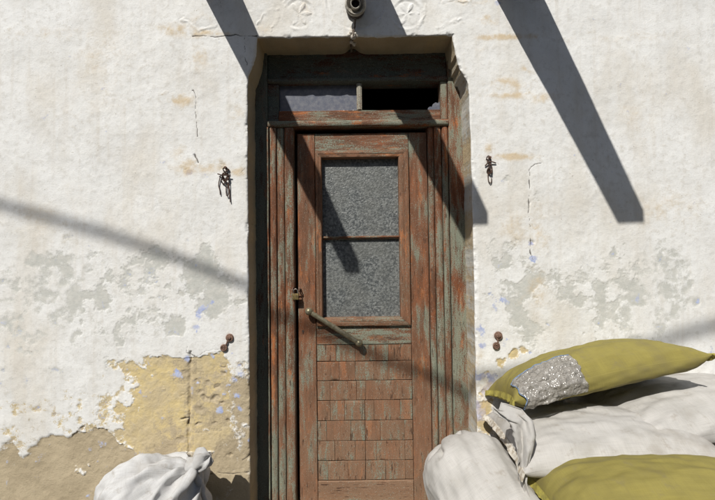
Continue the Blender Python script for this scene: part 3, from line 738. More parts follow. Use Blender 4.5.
# brass pull bar
A = at(309, 311.5, 0.146); B = at(359, 343, 0.146); dr = (B - A).normalized()
hd = MB(); hd.tube([A + dr * .012 * 0, A + (B - A) * .25, A + (B - A) * .5, A + (B - A) * .75, B], [.0130, .0138, .0142, .0138, .0130], 16)
handle = hd.build('pull_handle', M_BRASS, door, 50)
for q, s in ((A, 1.0), (B, .95)):
    k = MB(); r = 0.0215 * s
    k.lathe([(0, -r)] + [(r * math.sin(t), -r * math.cos(t)) for t in np.linspace(.15, math.pi - .15, 14)] + [(0, r)], q, dr, 20)
    k.lathe([(.0001, -.001), (.010, 0), (.010, .022), (.015, .026), (.016, .036)], q, (0, 1, 0), 14)
    ko = k.build('end_ball', M_BRASS, handle, 50)
# keyhole escutcheon and hasp staples
k = MB(); c = at(303, 331, .178)
k.lathe([(0, 0), (.0055, 0), (.0055, .003), (0.008, .0035)], c - Vector((0, .001, 0)), (0, 1, 0), 14); k.box(c.x - .0022, c.x + .0022, .1765, .1795, c.z - .016, c.z - .004)
k.build('keyhole', M_DARK, door, 40)
lk = at(296.5, 290, .165)
k = MB(); k.torus((lk.x + .016, .158, lk.z + .004), (1, .25, .1), .012, .0032, 18, 8); k.tube([(lk.x + .02, .168, lk.z + .006), (lk.x + .022, .182, lk.z + .004)], .004, 8)
k.build('hasp_ring', M_RUST, door, 50)
k = MB(); k.torus((lk.x - .014, .150, lk.z + .004), (1, -.25, .1), .012, .0032, 18, 8); k.tube([(lk.x - .018, .158, lk.z + .006), (lk.x - .02, .170, lk.z + .004)], .004, 8)
k.build('hasp_ring', M_RUST, frame, 50)
k = MB()
for (px, py) in ((416.5, 324), (303, 171), (305, 420), (420, 470), (420, 140)):
    c = at(px, py, .1795); k.lathe([(0, -.0012), (.003, -.001), (.0036, .001)], c, (0, 1, 0), 8)
k.build('nail_head', M_RUST, door, 50)
lock = empty('padlock', (lk.x, .145, lk.z - .04))
tag(lock, 'small brass padlock hanging from rusty rings at the edge of the door', 'padlock')
b = MB(); bx, by, bz = lk.x - .001, .141, lk.z - .034
sec = [(-.0175, -.0055), (-.0155, -.008), (.0155, -.008), (.0175, -.0055), (.0175, .0055), (.0155, .008), (-.0155, .008), (-.0175, .0055)]
V = []
for zz, s in ((-.0165, .93), (-.0145, 1), (.0145, 1), (.0165, .93)):
    V += [(bx + x * s, by + y * s, bz + zz) for x, y in sec]
Fc = [tuple(range(8))[::-1], tuple(range(24, 32))]
for j in range(3): Fc += [(j * 8 + i, j * 8 + (i + 1) % 8, (j + 1) * 8 + (i + 1) % 8, (j + 1) * 8 + i) for i in range(8)]
b.add(V, Fc); b.build('lock_body', M_LOCK, lock, 35)
b = MB(); r = .0112
b.tube([(bx - r, by, bz + .015), (bx - r, by, bz + .027)] + [(bx - r * math.cos(t), by, bz + .03 + r * math.sin(t)) for t in np.linspace(0, math.pi, 12)] + [(bx + r, by, bz + .027), (bx + r, by, bz + .015)], .0033, 8)
b.build('shackle', M_STEEL, lock, 50)

# ------------------------------------------------------------------ lamp holder over the door and its cable
lc = at(355.5, 4.0, -0.075)
lamp = empty('lamp_holder', (lc.x, 0, lc.z))
tag(lamp, 'round bulbless porcelain lamp holder fixed over the middle of the lintel', 'lamp')
ax = Vector((0, -1, -0.30)).normalized(); root = lc - ax * 0.072
k = MB(); k.lathe([(0, -.01), (.046, -.01), (.050, .004), (.050, .018), (.040, .028), (.030, .034), (.028, .05), (0, .05)], root, ax, 28); k.build('base', M_BAKE, lamp, 40)
k = MB(); k.lathe([(.026, .040), (.044, .046), (.052, .054), (.054, .064), (.052, .073), (.046, .077), (.041, .074), (.038, .066), (.032, .060), (.026, .058)], root, ax, 32); k.build('rim', M_CERAM, lamp, 50)
k = MB(); k.lathe([(.0265, .050), (.0265, .082), (.0245, .086), (.0215, .086), (.0195, .082), (.0195, .045)], root, ax, 28); k.build('socket_collar', M_CERAM, lamp, 50)
k = MB(); k.lathe([(.0188, .078), (.0188, .046), (0, .046)], root, ax, 20); k.build('socket', M_DARK, lamp, 50)
cab = MB()
cp = [(lc.x - .002, -.014, lc.z - .035), at(354.5, 21, -.016), at(355, 27, -.013), at(353.5, 33, -.014), at(353, 37, -.012), at(352.5, 40, .022), at(352, 43, .06), at(351.5, 46, .11), at(351, 52, .166)]
cab.tube(cp, .0042, 8); cp2 = [Vector(q) + Vector((.006 * math.sin(i * 1.7), -.002, .002)) for i, q in enumerate(cp)]; cab.tube(cp2, .0035, 8)
cab.build('cable', M_CABLE, lamp, 50)
random.seed(3); lm = MB()
for (px, py, Y, r) in ((351, 33, -.006, .011), (355, 34, -.006, .009), (353, 30, -.005, .007), (349, 35.5, -.004, .009), (357, 36, -.004, .008), (353, 37, 0, .014), (351.5, 42, .04, .010), (354, 44, .07, .012), (350, 35, 0, .010)):
    c = at(px, py, Y)
    lm.lathe([(0, -r)] + [(r * math.sin(t) * random.uniform(.75, 1.2), -r * math.cos(t)) for t in np.linspace(.4, 2.7, 7)] + [(0, r)], c, (random.uniform(-1, 1), random.uniform(-.3, .3), 1), 9)
lm.build('plaster_dab', M_LUMP, lamp, 70)

# ------------------------------------------------------------------ rusty irons in the wall
def wire(mb, px0, py0, pts, r=.0022, y0=-.008):
    c = at(px0, py0, 0)
    P = [Vector((c.x + x, y0 + y, c.z + z)) for x, y, z in pts]
    out = []
    for i in range(len(P) - 1):
        p0, p1, p2, p3 = P[max(i - 1, 0)], P[i], P[i + 1], P[min(i + 2, len(P) - 1)]
        for t in (0, .25, .5, .75):
            out.append(0.5 * ((2 * p1) + (p2 - p0) * t + (2 * p0 - 5 * p1 + 4 * p2 - p3) * t * t + (3 * p1 - p0 - 3 * p2 + p3) * t ** 3))
    out.append(P[-1]); mb.tube(out, r, 7)
def coil(mb, px, py, R0, turns, r, squash=1.2, seed=0, dy=-.012, wide=1.0):
    random.seed(seed); c = at(px, py, dy); pts = []
    n = int(turns * 14)
    for i in range(n):
        a = i / 14 * 2 * math.pi; q = R0 * (0.7 + .45 * random.random() * .5 + .25 * math.sin(i * .37))
        pts.append((c.x + q * math.cos(a) * wide, c.y + .008 * math.sin(i * .9), c.z + q * math.sin(a) * squash))
    mb.tube(pts, r, 6)
def staple(mb, px, py, ln=.03):
    c = at(px, py, 0); mb.tube([(c.x, .02, c.z), (c.x, -.012, c.z + .001), (c.x + .001, -ln, c.z - .002)], [.007, .0065, .0055], 9)
h1 = empty('wire_bundle', at(225, 178, 0)); tag(h1, 'large tangle of rusty wire with long drooping ends beside the upper door frame', 'wire', 'rusty wire bundles on the wall')
m = MB(); staple(m, 226, 168, .022); m.build('iron_peg', M_RUST, h1, 50)
m = MB(); coil(m, 225.5, 177, .017, 5, .0024, 1.25, 1, wide=1.0); coil(m, 226, 170, .015, 2.5, .0024, .7, 2); coil(m, 224, 182, .012, 2, .0022, 1.0, 9); m.build('wire_coil', M_WIRE, h1, 50)
m = MB()
wire(m, 225, 180, [(-.018, 0, .024), (-.026, 0, 0), (-.030, 0, -.03), (-.024, 0, -.055), (-.022, 0, -.078)], .0026)
wire(m, 225, 180, [(.012, 0, .03), (.022, 0, 0), (.024, -.004, -.03), (.026, 0, -.07), (.030, 0, -.118)], .0026)
wire(m, 225, 180, [(.010, 0, -.02), (.008, 0, -.055), (.013, -.004, -.084), (.020, 0, -.078), (.021, 0, -.05), (.016, 0, -.02)], .0024)
wire(m, 225, 180, [(-.034, -.003, .03), (-.01, -.008, .022), (.02, -.008, .02), (.034, -.004, .016)], .003)
m.build('wire_end', M_WIRE, h1, 50)
h2 = empty('wire_bundle', at(489, 163, 0)); tag(h2, 'knotted rusty wire with one small hook beside the tan stain', 'wire', 'rusty wire bundles on the wall')
m = MB(); staple(m, 489, 158, .02); m.build('iron_peg', M_RUST, h2, 50)
m = MB(); coil(m, 489.5, 170.5, .011, 4, .0026, 1.35, 4); coil(m, 489, 158, .012, 2, .002, .8, 5); m.build('wire_coil', M_WIRE, h2, 50)
m = MB()
wire(m, 489, 164, [(-.024, -.002, -.012), (-.008, -.006, .004), (.008, -.006, .008), (.032, -.002, .002)], .0032)
wire(m, 489, 164, [(-.012, 0, .016), (0, -.006, -.004), (.010, -.004, -.02), (.012, 0, -.05)], .003)
wire(m, 489, 164, [(.008, 0, .022), (.001, -.006, .0), (-.008, -.004, -.03), (-.009, 0, -.07), (-.006, 0, -.092), (.001, -.002, -.102), (.008, 0, -.094), (.009, 0, -.076)], .0026)
m.build('wire_end', M_WIRE, h2, 50)
def bolt_pair(name_lbl, a, b, ra, rb, seed, second_open):
    c0 = at(*a, 0); c1 = at(*b, 0); o = empty('iron_bolt_pair', (c0.x, 0, c0.z)); tag(o, name_lbl, 'bolt', 'rusty bolts on the wall')
    m = MB(); m.lathe([(0, -.02), (ra * .99, -.004), (ra, .006), (ra * .92, .011), (ra * .55, .012), (ra * .5, .016), (ra * .38, .018), (0, .018)], c0, (random.uniform(-.1, .1), -1, .05), 18); m.build('bolt_head', M_RUST, o, 50)
    m = MB()
    if second_open:
        m.torus((c1.x, -.008, c1.z), (0, 1, 0), rb * .78, rb * .28, 20, 8); m.torus((c1.x, -.009, c1.z), (.3, 1, .2), rb * .38, rb * .16, 14, 6); m.lathe([(0, -.01), (rb * .3, 0), (rb * .25, .008), (0, .01)], c1, (0, -1, 0), 10)
    else:
        m.lathe([(0, -.02), (rb, -.002), (rb, .007), (rb * .6, .011), (0, .012)], c1, (0, -1, 0), 16)
    m.build('ring', M_RUST, o, 50)
    m = MB(); m.tube([(c0.x - .009, -.006, c0.z - .006), ((c0.x + c1.x) / 2 + .002, -.009, (c0.z + c1.z) / 2), (c1.x + .008, -.006, c1.z + .007)], .004, 8); m.build('link', M_RUST, o, 50)
bolt_pair('solid rusty bolt head linked to a small ring above the ochre patch', (230, 337.5), (224.3, 347.5), .020, .0175, 1, True)
bolt_pair('pale rusty ringed bolt and link above the olive sack', (498, 335.5), (495.8, 345.5), .021, .018, 2, True)

# ------------------------------------------------------------------ sacks: two sewn sheets filled and left to settle
def sim_sack(Lu, Lv, nu, nv, fill, seed, floor=True, grav=(0, 0, -1), iters=260, hydro=1.5, stand=False, squash=1.0, rough=.0025, soft=0.35, pinch=None, gw=0.00012, reps=5):
    """returns verts (rows, around, 3). Lu flat width, Lv length; settles on z = 0 under gravity"""
    rg = np.random.RandomState(seed); N = 2 * nu; M = nv + 1
    du, dv = Lu / nu, Lv / nv
    i = np.arange(N); j = np.arange(M)
    xx = np.where(i <= nu, -Lu / 2 + i * du, Lu / 2 - (i - nu) * du)
    side = np.where((i > 0) & (i < nu), 1.0, np.where(i > nu, -1.0, 0.0))
    X = np.zeros((M, N, 3))
    bul = np.sin(np.pi * np.minimum(i, N - i) / nu)[None, :] * np.sin(np.pi * j / nv)[:, None]
    if stand:
        X[..., 0] = xx[None, :]; X[..., 2] = (j * dv)[:, None] + 0.01; X[..., 1] = -side[None, :] * bul * 0.10
    else:
        X[..., 0] = xx[None, :]; X[..., 1] = (j * dv - Lv / 2)[:, None]; X[..., 2] = 0.14 + side[None, :] * bul * 0.10
    X[..., 2] = X[..., 2] * squash if stand else X[..., 2]
    X += rg.normal(0, rough, X.shape)
    Xp = X.copy()
    back = (N - i) % N
    G = np.array(grav, float)
    def vol(X):
        a = X[:-1, :, :]; b = np.roll(X, -1, 1)[:-1]; c = np.roll(X, -1, 1)[1:]; d = X[1:]
        return (np.einsum('ijk,ijk->', np.cross(a, b), c) + np.einsum('ijk,ijk->', np.cross(a, c), d)) / 6.0
    Vt = fill * Lu ** 3 * (Lv / (math.pi * Lu) - .142 * (1 - 10 ** (-Lv / Lu)))
    sg = np.sign(vol(X)) or 1.0
    def cons(A, B, rest, k_st, k_cp, wa=.5):
        d = B - A; L = np.linalg.norm(d, axis=-1, keepdims=True) + 1e-9
        e = (L - rest) / L; k = np.where(e > 0, k_st, k_cp); q = d * e * k * wa
        return q
    for it in range(iters):
        Xu = np.roll(X, -1, 1) - np.roll(X, 1, 1)
        Xv = np.empty_like(X); Xv[1:-1] = X[2:] - X[:-2]; Xv[0] = X[1] - X[0]; Xv[-1] = X[-1] - X[-2]
        nrm = np.cross(Xu, Xv); nrm *= sg / (4 * du * dv)
        V = abs(vol(X)); p = np.clip((Vt - V) / Vt, -1, 1) * 0.03
        zt = X[..., 2].max(); hyd = 1 + hydro * (zt - X[..., 2]) / max(.05, zt)
        Fo = nrm * (p * hyd)[..., None] * 0.25 + G * gw
        vel = (X - Xp) * 0.86
        Xp = X.copy(); X = X + vel + Fo
        for rep in range(reps):
            for o in (0, 1):
                s = np.arange(o, N, 2); t = (s + 1) % N
                q = cons(X[:, s], X[:, t], du, 1.0, soft); X[:, s] += q; X[:, t] -= q
            for o in (0, 1):
                s = np.arange(o, M - 1, 2); q = cons(X[s], X[s + 1], dv, 1.0, soft); X[s] += q; X[s + 1] -= q
            dg = math.hypot(du, dv)
            for sh_ in (1, -1):
                for o in (0, 1):
                    s = np.arange(o, M - 1, 2); Bq = np.roll(X[s + 1], -sh_, 1); q = cons(X[s], Bq, dg, .35, .12); X[s] += q; X[s + 1] -= np.roll(q, sh_, 1)
            for o in (0, 1, 2):                     # a little stiffness against sharp folds
                s = np.arange(o, M - 2, 3); q = cons(X[s], X[s + 2], 2 * dv, 0, .10); X[s] += q; X[s + 2] -= q
            A2 = X; B2 = np.roll(X, -2, 1); q = cons(A2, B2, 2 * du, 0, .05); X = X + q - np.roll(q, 2, 1)
            for r in (0, M - 1):
                mean = 0.5 * (X[r] + X[r][back]); X[r] = mean
            if pinch is not None:
                pinch(X)
            if floor:
                lo = X[..., 2] < 0
                X[..., 2] = np.where(lo, 0, X[..., 2]); Xp[..., :2] = np.where(lo[..., None], X[..., :2], Xp[..., :2])
    return X

def crumple(X, amp, seed, f=(7, 5)):
    """creases pressed into the cloth, running mostly from the ends"""
    M, N, _ = X.shape; j, i = np.meshgrid(np.linspace(0, 1, M), np.arange(N) / N, indexing='ij')
    a = 2 * np.pi * i; cx, cy = np.cos(a), np.sin(a)
    n = fbm(cx * f[0] * .5 + j * 2.0 + seed, cy * f[0] * .5 + j * f[1] * .6, seed, 3)
    n2 = fbm(cx * f[0] + 5, j * f[1] * 1.6 + cy * f[0], seed + 3, 3)
    r = (1 - np.abs(n)) ** 3 + .6 * (1 - np.abs(n2)) ** 3 + .35 * fbm(cx * f[0] * 2.2, j * f[1] * 3 + cy * f[0] * 2.2, seed + 9, 3)
    Xu = np.roll(X, -1, 1) - np.roll(X, 1, 1); Xv = np.gradient(X, axis=0)
    nr = np.cross(Xu, Xv); nr /= np.linalg.norm(nr, axis=-1, keepdims=True) + 1e-9
    if ((X - X.mean((0, 1))) * nr).sum() < 0: nr = -nr
    ends = np.minimum(1, np.minimum(j, 1 - j) * 9)
    return X + nr * (amp * (r - .7) * ends)[..., None]

def sack_mesh(name, X, mat, mtx, parent, sub=1, closed=True, cr=None):
    X = crumple(X, *(cr or (.010, sum(map(ord, parent.get('label', 'a'))) % 97)))
    M, N, _ = X.shape
    V = X.reshape(-1, 3) @ np.array(mtx.to_3x3()).T + np.array(mtx.translation)
    idx = np.arange(M * N).reshape(M, N); nxt = np.roll(idx, -1, 1)
    Fc = np.stack([idx[:-1], nxt[:-1], nxt[1:], idx[1:]], -1).reshape(-1, 4)
    a, b, c = X[M // 2, 0], X[M // 2, 1], X[M // 2 + 1, 0]
    o = mesh_obj(name, V, Fc, mat, parent, 180)
    me = o.data
    uvl = me.uv_layers.new(name='UVMap')
    li = np.empty(len(me.loops), np.int32); me.loops.foreach_get('vertex_index', li)
    ii = (li % N).astype(float); jj = (li // N).astype(float)
    pos = np.arange(len(li)) % 4
    ii = np.where((ii == 0) & ((pos == 1) | (pos == 2)), N, ii)
    uv = np.stack([ii / N, jj / M], -1); uvl.data.foreach_set('uv', uv.astype(np.float32).ravel())
    bm = bmesh.new(); bm.from_mesh(me); bmesh.ops.recalc_face_normals(bm, faces=bm.faces); bm.to_mesh(me); bm.free()
    if sub:
        md = o.modifiers.new('sub', 'SUBSURF'); md.levels = sub; md.render_levels = sub
    return o, V.reshape(M, N, 3)

def hem(name, row, nu, out, mat, parent, w=.022, th=.0035, seed=0, wob=.006):
    """the stitched lip along a sewn end; row: points along the seam, out: direction it sticks out"""
    rg = np.random.RandomState(seed); P = row[:nu + 1]; n = len(P); out = Vector(out).normalized()
    mb = MB(); V = []; Fc = []
    tang = Vector(P[-1]) - Vector(P[0]); nr = out.cross(tang).normalized()
    for i in range(n):
        p = Vector(P[i]); wv = wob * math.sin(i * .9 + seed) + rg.normal(0, wob * .25); ww = w * rg.uniform(.8, 1.15)
        for (a, s) in ((-.006, 1), (ww * .5, 1.3), (ww, 1), (ww, -1), (ww * .5, -1.3), (-.006, -1)):
            V.append(p + out * a + nr * (s * th + wv * max(a, 0) / w))
    for i in range(n - 1):
        for k in range(6): Fc.append((i * 6 + k, i * 6 + (k + 1) % 6, (i + 1) * 6 + (k + 1) % 6, (i + 1) * 6 + k))
    Fc.append(tuple(range(6))[::-1]); Fc.append(tuple((n - 1) * 6 + k for k in range(6)))
    mb.add(V, Fc); return mb.build(name, mat, parent, 70)

def place(loc, rx=0, ry=0, rz=0, s=1.0):
    return Matrix.Translation(Vector(loc)) @ Euler((R(rx), R(ry), R(rz)), 'XYZ').to_matrix().to_4x4() @ Matrix.Scale(s, 4)

def make_sack(label, X, mat, mtx, hems, hem_mat, nu, group, hw=.022, seed=0, cr=None):
    base = mtx.translation
    o = empty('sack', base); tag(o, label, 'sack', group)
    b, V = sack_mesh('bag', X, mat, mtx, o, cr=cr)
    for e in hems:
        row = V[0] if e == 0 else V[-1]; nxt = V[2] if e == 0 else V[-3]
        out = row[:nu + 1].mean(0) - nxt[:nu + 1].mean(0)
        hem('stitched_hem', row, nu, out, hem_mat, o, hw, seed=seed)
    return o, V

NU, NV = 34, 46
def gather_ends(X):
    """both ends drawn together into a puckered bunch"""
    for r, k in ((0, .05), (1, .45), (-1, .05), (-2, .45)):
        c = X[r].mean(0); X[r] = c + (X[r] - c) * (1 - .35 * (1 - k))
S_BARREL = sim_sack(.62, .86, 40, 46, .80, 1, floor=False, grav=(0, 0, 0), iters=260, hydro=0, soft=.10, pinch=gather_ends)
S_LIE = sim_sack(.52, .80, NU, NV, .99, 2, iters=240, hydro=.4, soft=.12)
S_LIE2 = sim_sack(.54, .80, NU, NV, .80, 3, iters=240, hydro=1.0, soft=.06)
S_SLACK = sim_sack(.58, .66, 44, 46, .62, 5, floor=False, grav=(0, 0, 0), rough=.008, iters=220, hydro=0, soft=.30, pinch=gather_ends)
S_NARROW = sim_sack(.45, .84, NU, NV, .99, 8, iters=240, hydro=.4, soft=.10)
RG = 'sacks piled against the wall'
PL = (.60, .92, -4, 9)          # rows and columns of the topmost sack's cloth under the plastic
SH = lambda lbl, X, mat, loc, rx, ry, rz, hm, seed: make_sack(lbl, X, mat, place(loc, rx, ry, rz), [0, 1], hm, NU, RG, seed=seed)
# the pile by the wall, from the ground up
SH('white sack flat on the ground at the foot of the pile', S_LIE, M_SACKW, (1.07, -.27, .0), 0, 0, 88, M_HEMW, 6)
SH('white sack second from the ground by the wall', S_LIE2, M_SACKW, (1.05, -.27, .20), 0, 0, 93, M_HEMW, 4)
SH('greyish sack in shade behind the big white sack', S_LIE, M_SACKG, (1.075, -.26, .37), 0, 0, 90, M_HEMW, 3)
torn, VT = SH('torn white sack with a ragged flap under the topmost olive sack', S_LIE2, M_SACKW, (1.00, -.33, .615), -2, 0, 86, M_HEMW, 7)
_, VY = SH('olive yellow sack topmost on the pile against the wall', S_NARROW, M_SACKY, (1.045, -.225, .835), -13, 14, 86, M_HEMY, 8)
SH('white sack wedged under the raised end of the topmost olive sack', S_LIE2, M_SACKW, (1.46, -.24, .70), -6, 0, 94, M_HEMW, 15)
# the front of the pile
SH('white sack on the ground at the front of the pile', S_LIE2, M_SACKW, (1.10, -.74, .0), 0, 0, 87, M_HEMW, 13)
SH('white sack second from the ground at the front of the pile', S_LIE, M_SACKW, (1.12, -.74, .16), 0, 0, 92, M_HEMW, 12)
SH('white sack right under the front olive sack', S_LIE2, M_SACKW, (1.10, -.73, .375), 0, 0, 86, M_HEMW, 16)
SH('olive yellow sack at the front beside the big white sack', S_NARROW, M_SACKY, (1.03, -.68, .55), -3, 3, 84, M_HEMY, 9)
ax = Vector((.38, -.95, -.48)).normalized()
q = Vector((0, 1, 0)).rotation_difference(ax)
cen = S_BARREL.reshape(-1, 3).mean(0)
mt = Matrix.Translation(Vector((.505, -.40, .425))) @ q.to_matrix().to_4x4() @ Matrix.Rotation(R(25), 4, 'Y') @ Matrix.Translation(-Vector(cen))
o = empty('sack', (.60, -.44, 0)); tag(o, 'big plump white sack leaning in front of the door', 'sack', RG)
sack_mesh('bag', S_BARREL, M_SACKW, mt, o)
lp = at(203, 459, -.22); lcen = Vector((-.93, -.225, .315))
ax = (lp - lcen).normalized(); q = Vector((0, 1, 0)).rotation_difference(ax)
o = empty('sack', (-.90, -.215, 0)); tag(o, 'small bright white bag with a bunched neck standing below the ochre stone', 'sack')
mt = Matrix.Translation(lcen) @ q.to_matrix().to_4x4() @ Matrix.Rotation(R(60), 4, 'Y') @ Matrix.Scale(1.22, 4) @ Matrix.Translation(-Vector(S_SLACK.reshape(-1, 3).mean(0)))
_, VB = sack_mesh('bag', S_SLACK, M_SACKB, mt, o, cr=(.030, 5, (6, 4)))
e0, e1 = VB[0].mean(0), VB[-1].mean(0)
tip = Vector(e0 if (Vector(e0) - lp).length < (Vector(e1) - lp).length else e1)
V = []; nn = 40; u_ = ax.orthogonal().normalized(); v_ = ax.cross(u_)
for k, (t, r) in enumerate(((-.028, .046), (-.005, .034), (.015, .042), (.040, .050), (.062, .038), (.070, .004))):
    for i in range(nn):
        a_ = 2 * math.pi * i / nn; rr = r * (1 + .13 * math.sin(a_ * 5 + .9 * math.sin(a_ * 2)) + .06 * math.sin(a_ * 9 + k)) * (1 + .25 * math.sin(a_ + 1))
        V.append(tip + ax * (t + .010 * k / 5 * math.sin(a_ * 5 + 1)) + (u_ * math.cos(a_) + v_ * math.sin(a_) * .8) * rr + Vector((0, 0, -.003 * k)))
Fc = [(k * nn + i, k * nn + (i + 1) % nn, (k + 1) * nn + (i + 1) % nn, (k + 1) * nn + i) for k in range(5) for i in range(nn)]
nk = mesh_obj('bunched_neck', V, Fc, M_SACKB, o, 180); nk.data.uv_layers.new(name='UVMap')
md = nk.modifiers.new('thick', 'SOLIDIFY'); md.thickness = .002
# the torn flap: a ragged sheet hanging from the burst end
LB = [(491, 410, .46), (497, 417, .47), (508, 421, .48), (512, 431, .49), (516, 444, .50), (518, 458, .50), (516, 470, .51), (520, 486, .51), (521, 505, .52)]
RB = [(503, 404, .44), (522, 409, .47), (533, 421, .50), (536, 436, .53), (533, 452, .55), (529, 468, .55), (527, 484, .55), (530, 498, .56), (531, 515, .56)]
V = []; nn, mm = 40, 14; rg = np.random.RandomState(3)
for i in range(nn + 1):
    t = i / nn * (len(LB) - 1); k = min(int(t), len(LB) - 2); f = t - k
    a = at(*(LB[k][:2]), -LB[k][2]).lerp(at(*(LB[k + 1][:2]), -LB[k + 1][2]), f); b = at(*(RB[k][:2]), -RB[k][2]).lerp(at(*(RB[k + 1][:2]), -RB[k + 1][2]), f)
    jag = rg.uniform(-.05, .10)
    for j in range(mm + 1):
        u = j / mm; uu = jag * (1 - u) ** 3 + u
        p = a.lerp(b, uu); fold = .012 * math.sin(u * 9 + i * .22) + .006 * math.sin(u * 17 - i * .31) + .010 * float(fbm(np.array([u * 4 + 1.]), np.array([i * .13]), 12, 3)[0])
        V.append((p.x + fold * .3, p.y + fold, p.z + fold * .2))
Fc = [(i * (mm + 1) + j, i * (mm + 1) + j + 1, (i + 1) * (mm + 1) + j + 1, (i + 1) * (mm + 1) + j) for i in range(nn) for j in range(mm)]
fo = mesh_obj('torn_flap', V, Fc, M_SACKW, torn, 180); fo.data.uv_layers.new(name='UVMap')
md = fo.modifiers.new('thick', 'SOLIDIFY'); md.thickness = .0025; md.offset = 0
tag(fo, 'ragged torn flap of white sacking hanging down')
# clear plastic sheet crumpled over the topmost sack: follows the sack's own surface a little above it
M_, N_, _ = VY.shape
up4 = 4
r0, r1 = int(M_ * PL[0]), int(M_ * PL[1]); c0, c1 = PL[2], PL[3]
ctr = VY.mean((0, 1)); V = []; gi = []
rows_ = np.linspace(r0, r1, (r1 - r0) * up4 + 1); cols_ = np.linspace(c0, c1, (c1 - c0) * up4 + 1)
for a in rows_:
    for c in cols_:
        i0 = min(int(a), M_ - 2); fa = a - i0; j0 = int(math.floor(c)); fc = c - j0
        g4 = lambda i, j: VY[i, j % N_]
        p = (g4(i0, j0) * (1 - fa) + g4(i0 + 1, j0) * fa) * (1 - fc) + (g4(i0, j0 + 1) * (1 - fa) + g4(i0 + 1, j0 + 1) * fa) * fc
        d = p - ctr; d[0] *= .25; d /= np.linalg.norm(d)
        e = min(a - r0, r1 - a, (c - c0) * .7, (c1 - c) * .7)
        off = .006 + .010 * abs(float(fbm(np.array([a * .30 + c * .25]), np.array([c * .36 - a * .1]), 21, 2)[0])) + .0025 * float(fbm(np.array([a * 1.1]), np.array([c * 1.1 + a * .4]), 22, 2)[0]) + .012 * min(1, max(e, 0) / 5)
        V.append(p + d * max(off, .005) + np.array([.010 * float(fbm(np.array([c * .5]), np.array([a * .5]), 23, 2)[0]) * (e < 1.2), 0, 0]))
nc = len(cols_); nr = len(rows_)
Fc = [(i * nc + j, i * nc + j + 1, (i + 1) * nc + j + 1, (i + 1) * nc + j) for i in range(nr - 1) for j in range(nc - 1)]
o = empty('plastic_sheet', Vector(V[len(V) // 2])); tag(o, 'clear crinkled plastic sheet with blue edging over the topmost olive sack', 'plastic sheet')
ps = mesh_obj('film', V, Fc, M_PLAST, o, 180); md = ps.modifiers.new('thick', 'SOLIDIFY'); md.thickness = .0012
m = MB(); m.tube([Vector(V[(nr - 1) * nc + i]) for i in range(nc)], .0024, 6); m.tube([Vector(V[i * nc + nc - 1]) for i in range(nr)], .0024, 6); m.build('edging', M_BLUE, o, 60)

# ------------------------------------------------------------------ what throws the shadows: beams in the wall above, a cable across the street
def beam(xb, label, wide=0.0):
    zb, L, s = 2.95, 1.25, 0.116
    o = empty('timber_beam', (xb, 0, zb)); tag(o, label, 'beam', 'tapered beams jutting from the wall')
    V = []; n = 10
    for i in range(n + 1):
        t = i / n; y = .1 - (L + .1) * t; wd = (.125 + wide - .050 * t) / 2; ht = (.19 - .125 * t) / 2; zc = zb + s * (L * t)
        V += [(xb + q * wd, y, zc + r * ht) for q, r in ((-1, -1), (1, -1), (1, 1), (-1, 1))]
    Fc = [(0, 1, 2, 3), tuple(n * 4 + k for k in (3, 2, 1, 0))]
    for i in range(n): Fc += [(i * 4 + k, (i + 1) * 4 + k, (i + 1) * 4 + (k + 1) % 4, i * 4 + (k + 1) % 4) for k in range(4)]
    mb = MB(); mb.add(V, Fc); mb.build('beam_body', M_BEAM, o)
beam(-.757, 'tapered timber beam jutting from the wall before the lintel')
beam(0.0, 'tapered timber beam jutting from the wall right above the lamp holder', .03)
beam(.79, 'tapered timber beam jutting from the wall past the lintel', .06)

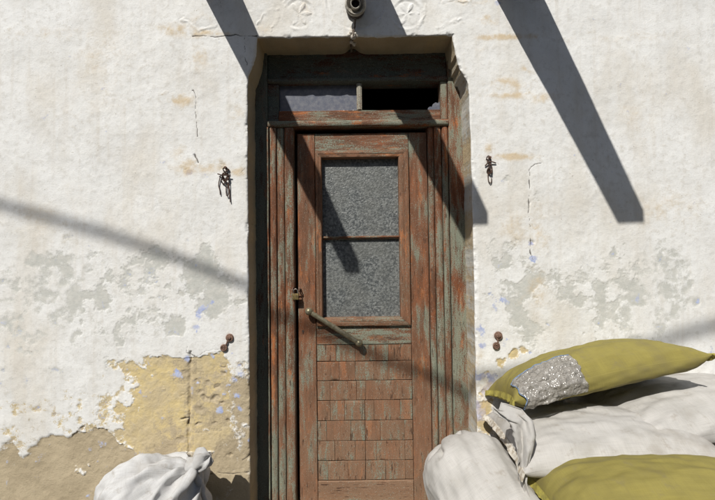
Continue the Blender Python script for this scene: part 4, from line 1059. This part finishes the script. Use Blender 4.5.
# an added house, unseen behind the camera: it keeps low skylight off the doorway
M_OPP = mat_simple('grey_render', (0.26, 0.255, 0.25), (0.21, 0.205, 0.20), 2, 0.95, 0, 0.4, 0.004)
blocker_house = empty('house', (0, -7.6, 0)); tag(blocker_house, 'plain grey rendered two storey house added unseen behind the camera to block low skylight', 'house')
m = MB(); m.box(-7, 7, -10.5, -7.0, 0, 5.6); m.build('wall', M_OPP, blocker_house)
m = MB(); m.box(-7.12, 7.12, -10.62, -6.86, 5.603, 5.80); m.build('parapet', M_STONE, blocker_house)
for x in (-4.4, -1.2, 2.0, 5.0):
    for z in (1.0, 3.6):
        m = MB(); m.box(x - .45, x + .45, -7.03, -6.985, z, z + 1.25); wo = m.build('window', M_LEAF_Z, blocker_house)
        m = MB(); m.box(x - .36, x + .36, -6.983, -6.978, z + .09, z + 1.16); m.build('pane', M_DGLASS, wo)
m = MB(); m.box(-.1, .85, -7.03, -6.99, 0.01, 2.1); m.build('door', M_LEAF_Z, blocker_house)

YC = 4.4
pts = [(0, 205, 0), (100, 232, 0), (173, 257, 0), (246, 286, 0), (304, 325, .18), (380, 357, .18), (430, 376, .18), (470, 377, .0), (520, 374, .0), (600, 360, 0), (700, 330, 0)]
wp = []
for px, py, Y in pts:
    q = at(px, py, Y); d = YC + Y; wp.append(Vector((q.x - SK * d, -YC, q.z + SM * d)))
a, b = wp[0], wp[-1]
left = [Vector((a.x - 5 + i * 1.0, -YC, a.z + .15 * (5 - i) + .02 * (5 - i) ** 2)) for i in range(5)]
right = [Vector((b.x + 1 + i, -YC, b.z + .2 * (i + 1) + .02 * (i + 1) ** 2)) for i in range(5)]
cable = empty('overhead_cable', left[0]); tag(cable, 'thick sagging cable strung across the street overhead', 'cable')
m = MB(); m.tube(left + wp + right, .018, 8); m.build('cable_run', M_CABLE, cable, 60)
for q, t in ((left[0], 'bare wooden pole holding the high end of the sagging cable'), (right[-1], 'bare wooden pole holding the far end of the sagging cable')):
    o = empty('utility_pole', (q.x, q.y, 0)); tag(o, t, 'pole', 'poles of the overhead cable')
    m = MB(); m.tube([(q.x, q.y, 0), (q.x, q.y, q.z * .5), (q.x, q.y, q.z + .4)], [.15, .13, .11], 14); m.build('pole_shaft', M_POLE, o, 50)
    m = MB(); m.tube([(q.x, q.y - .16, q.z), (q.x, q.y + .16, q.z)], .04, 10); m.build('insulator', M_CERAM, o, 50)
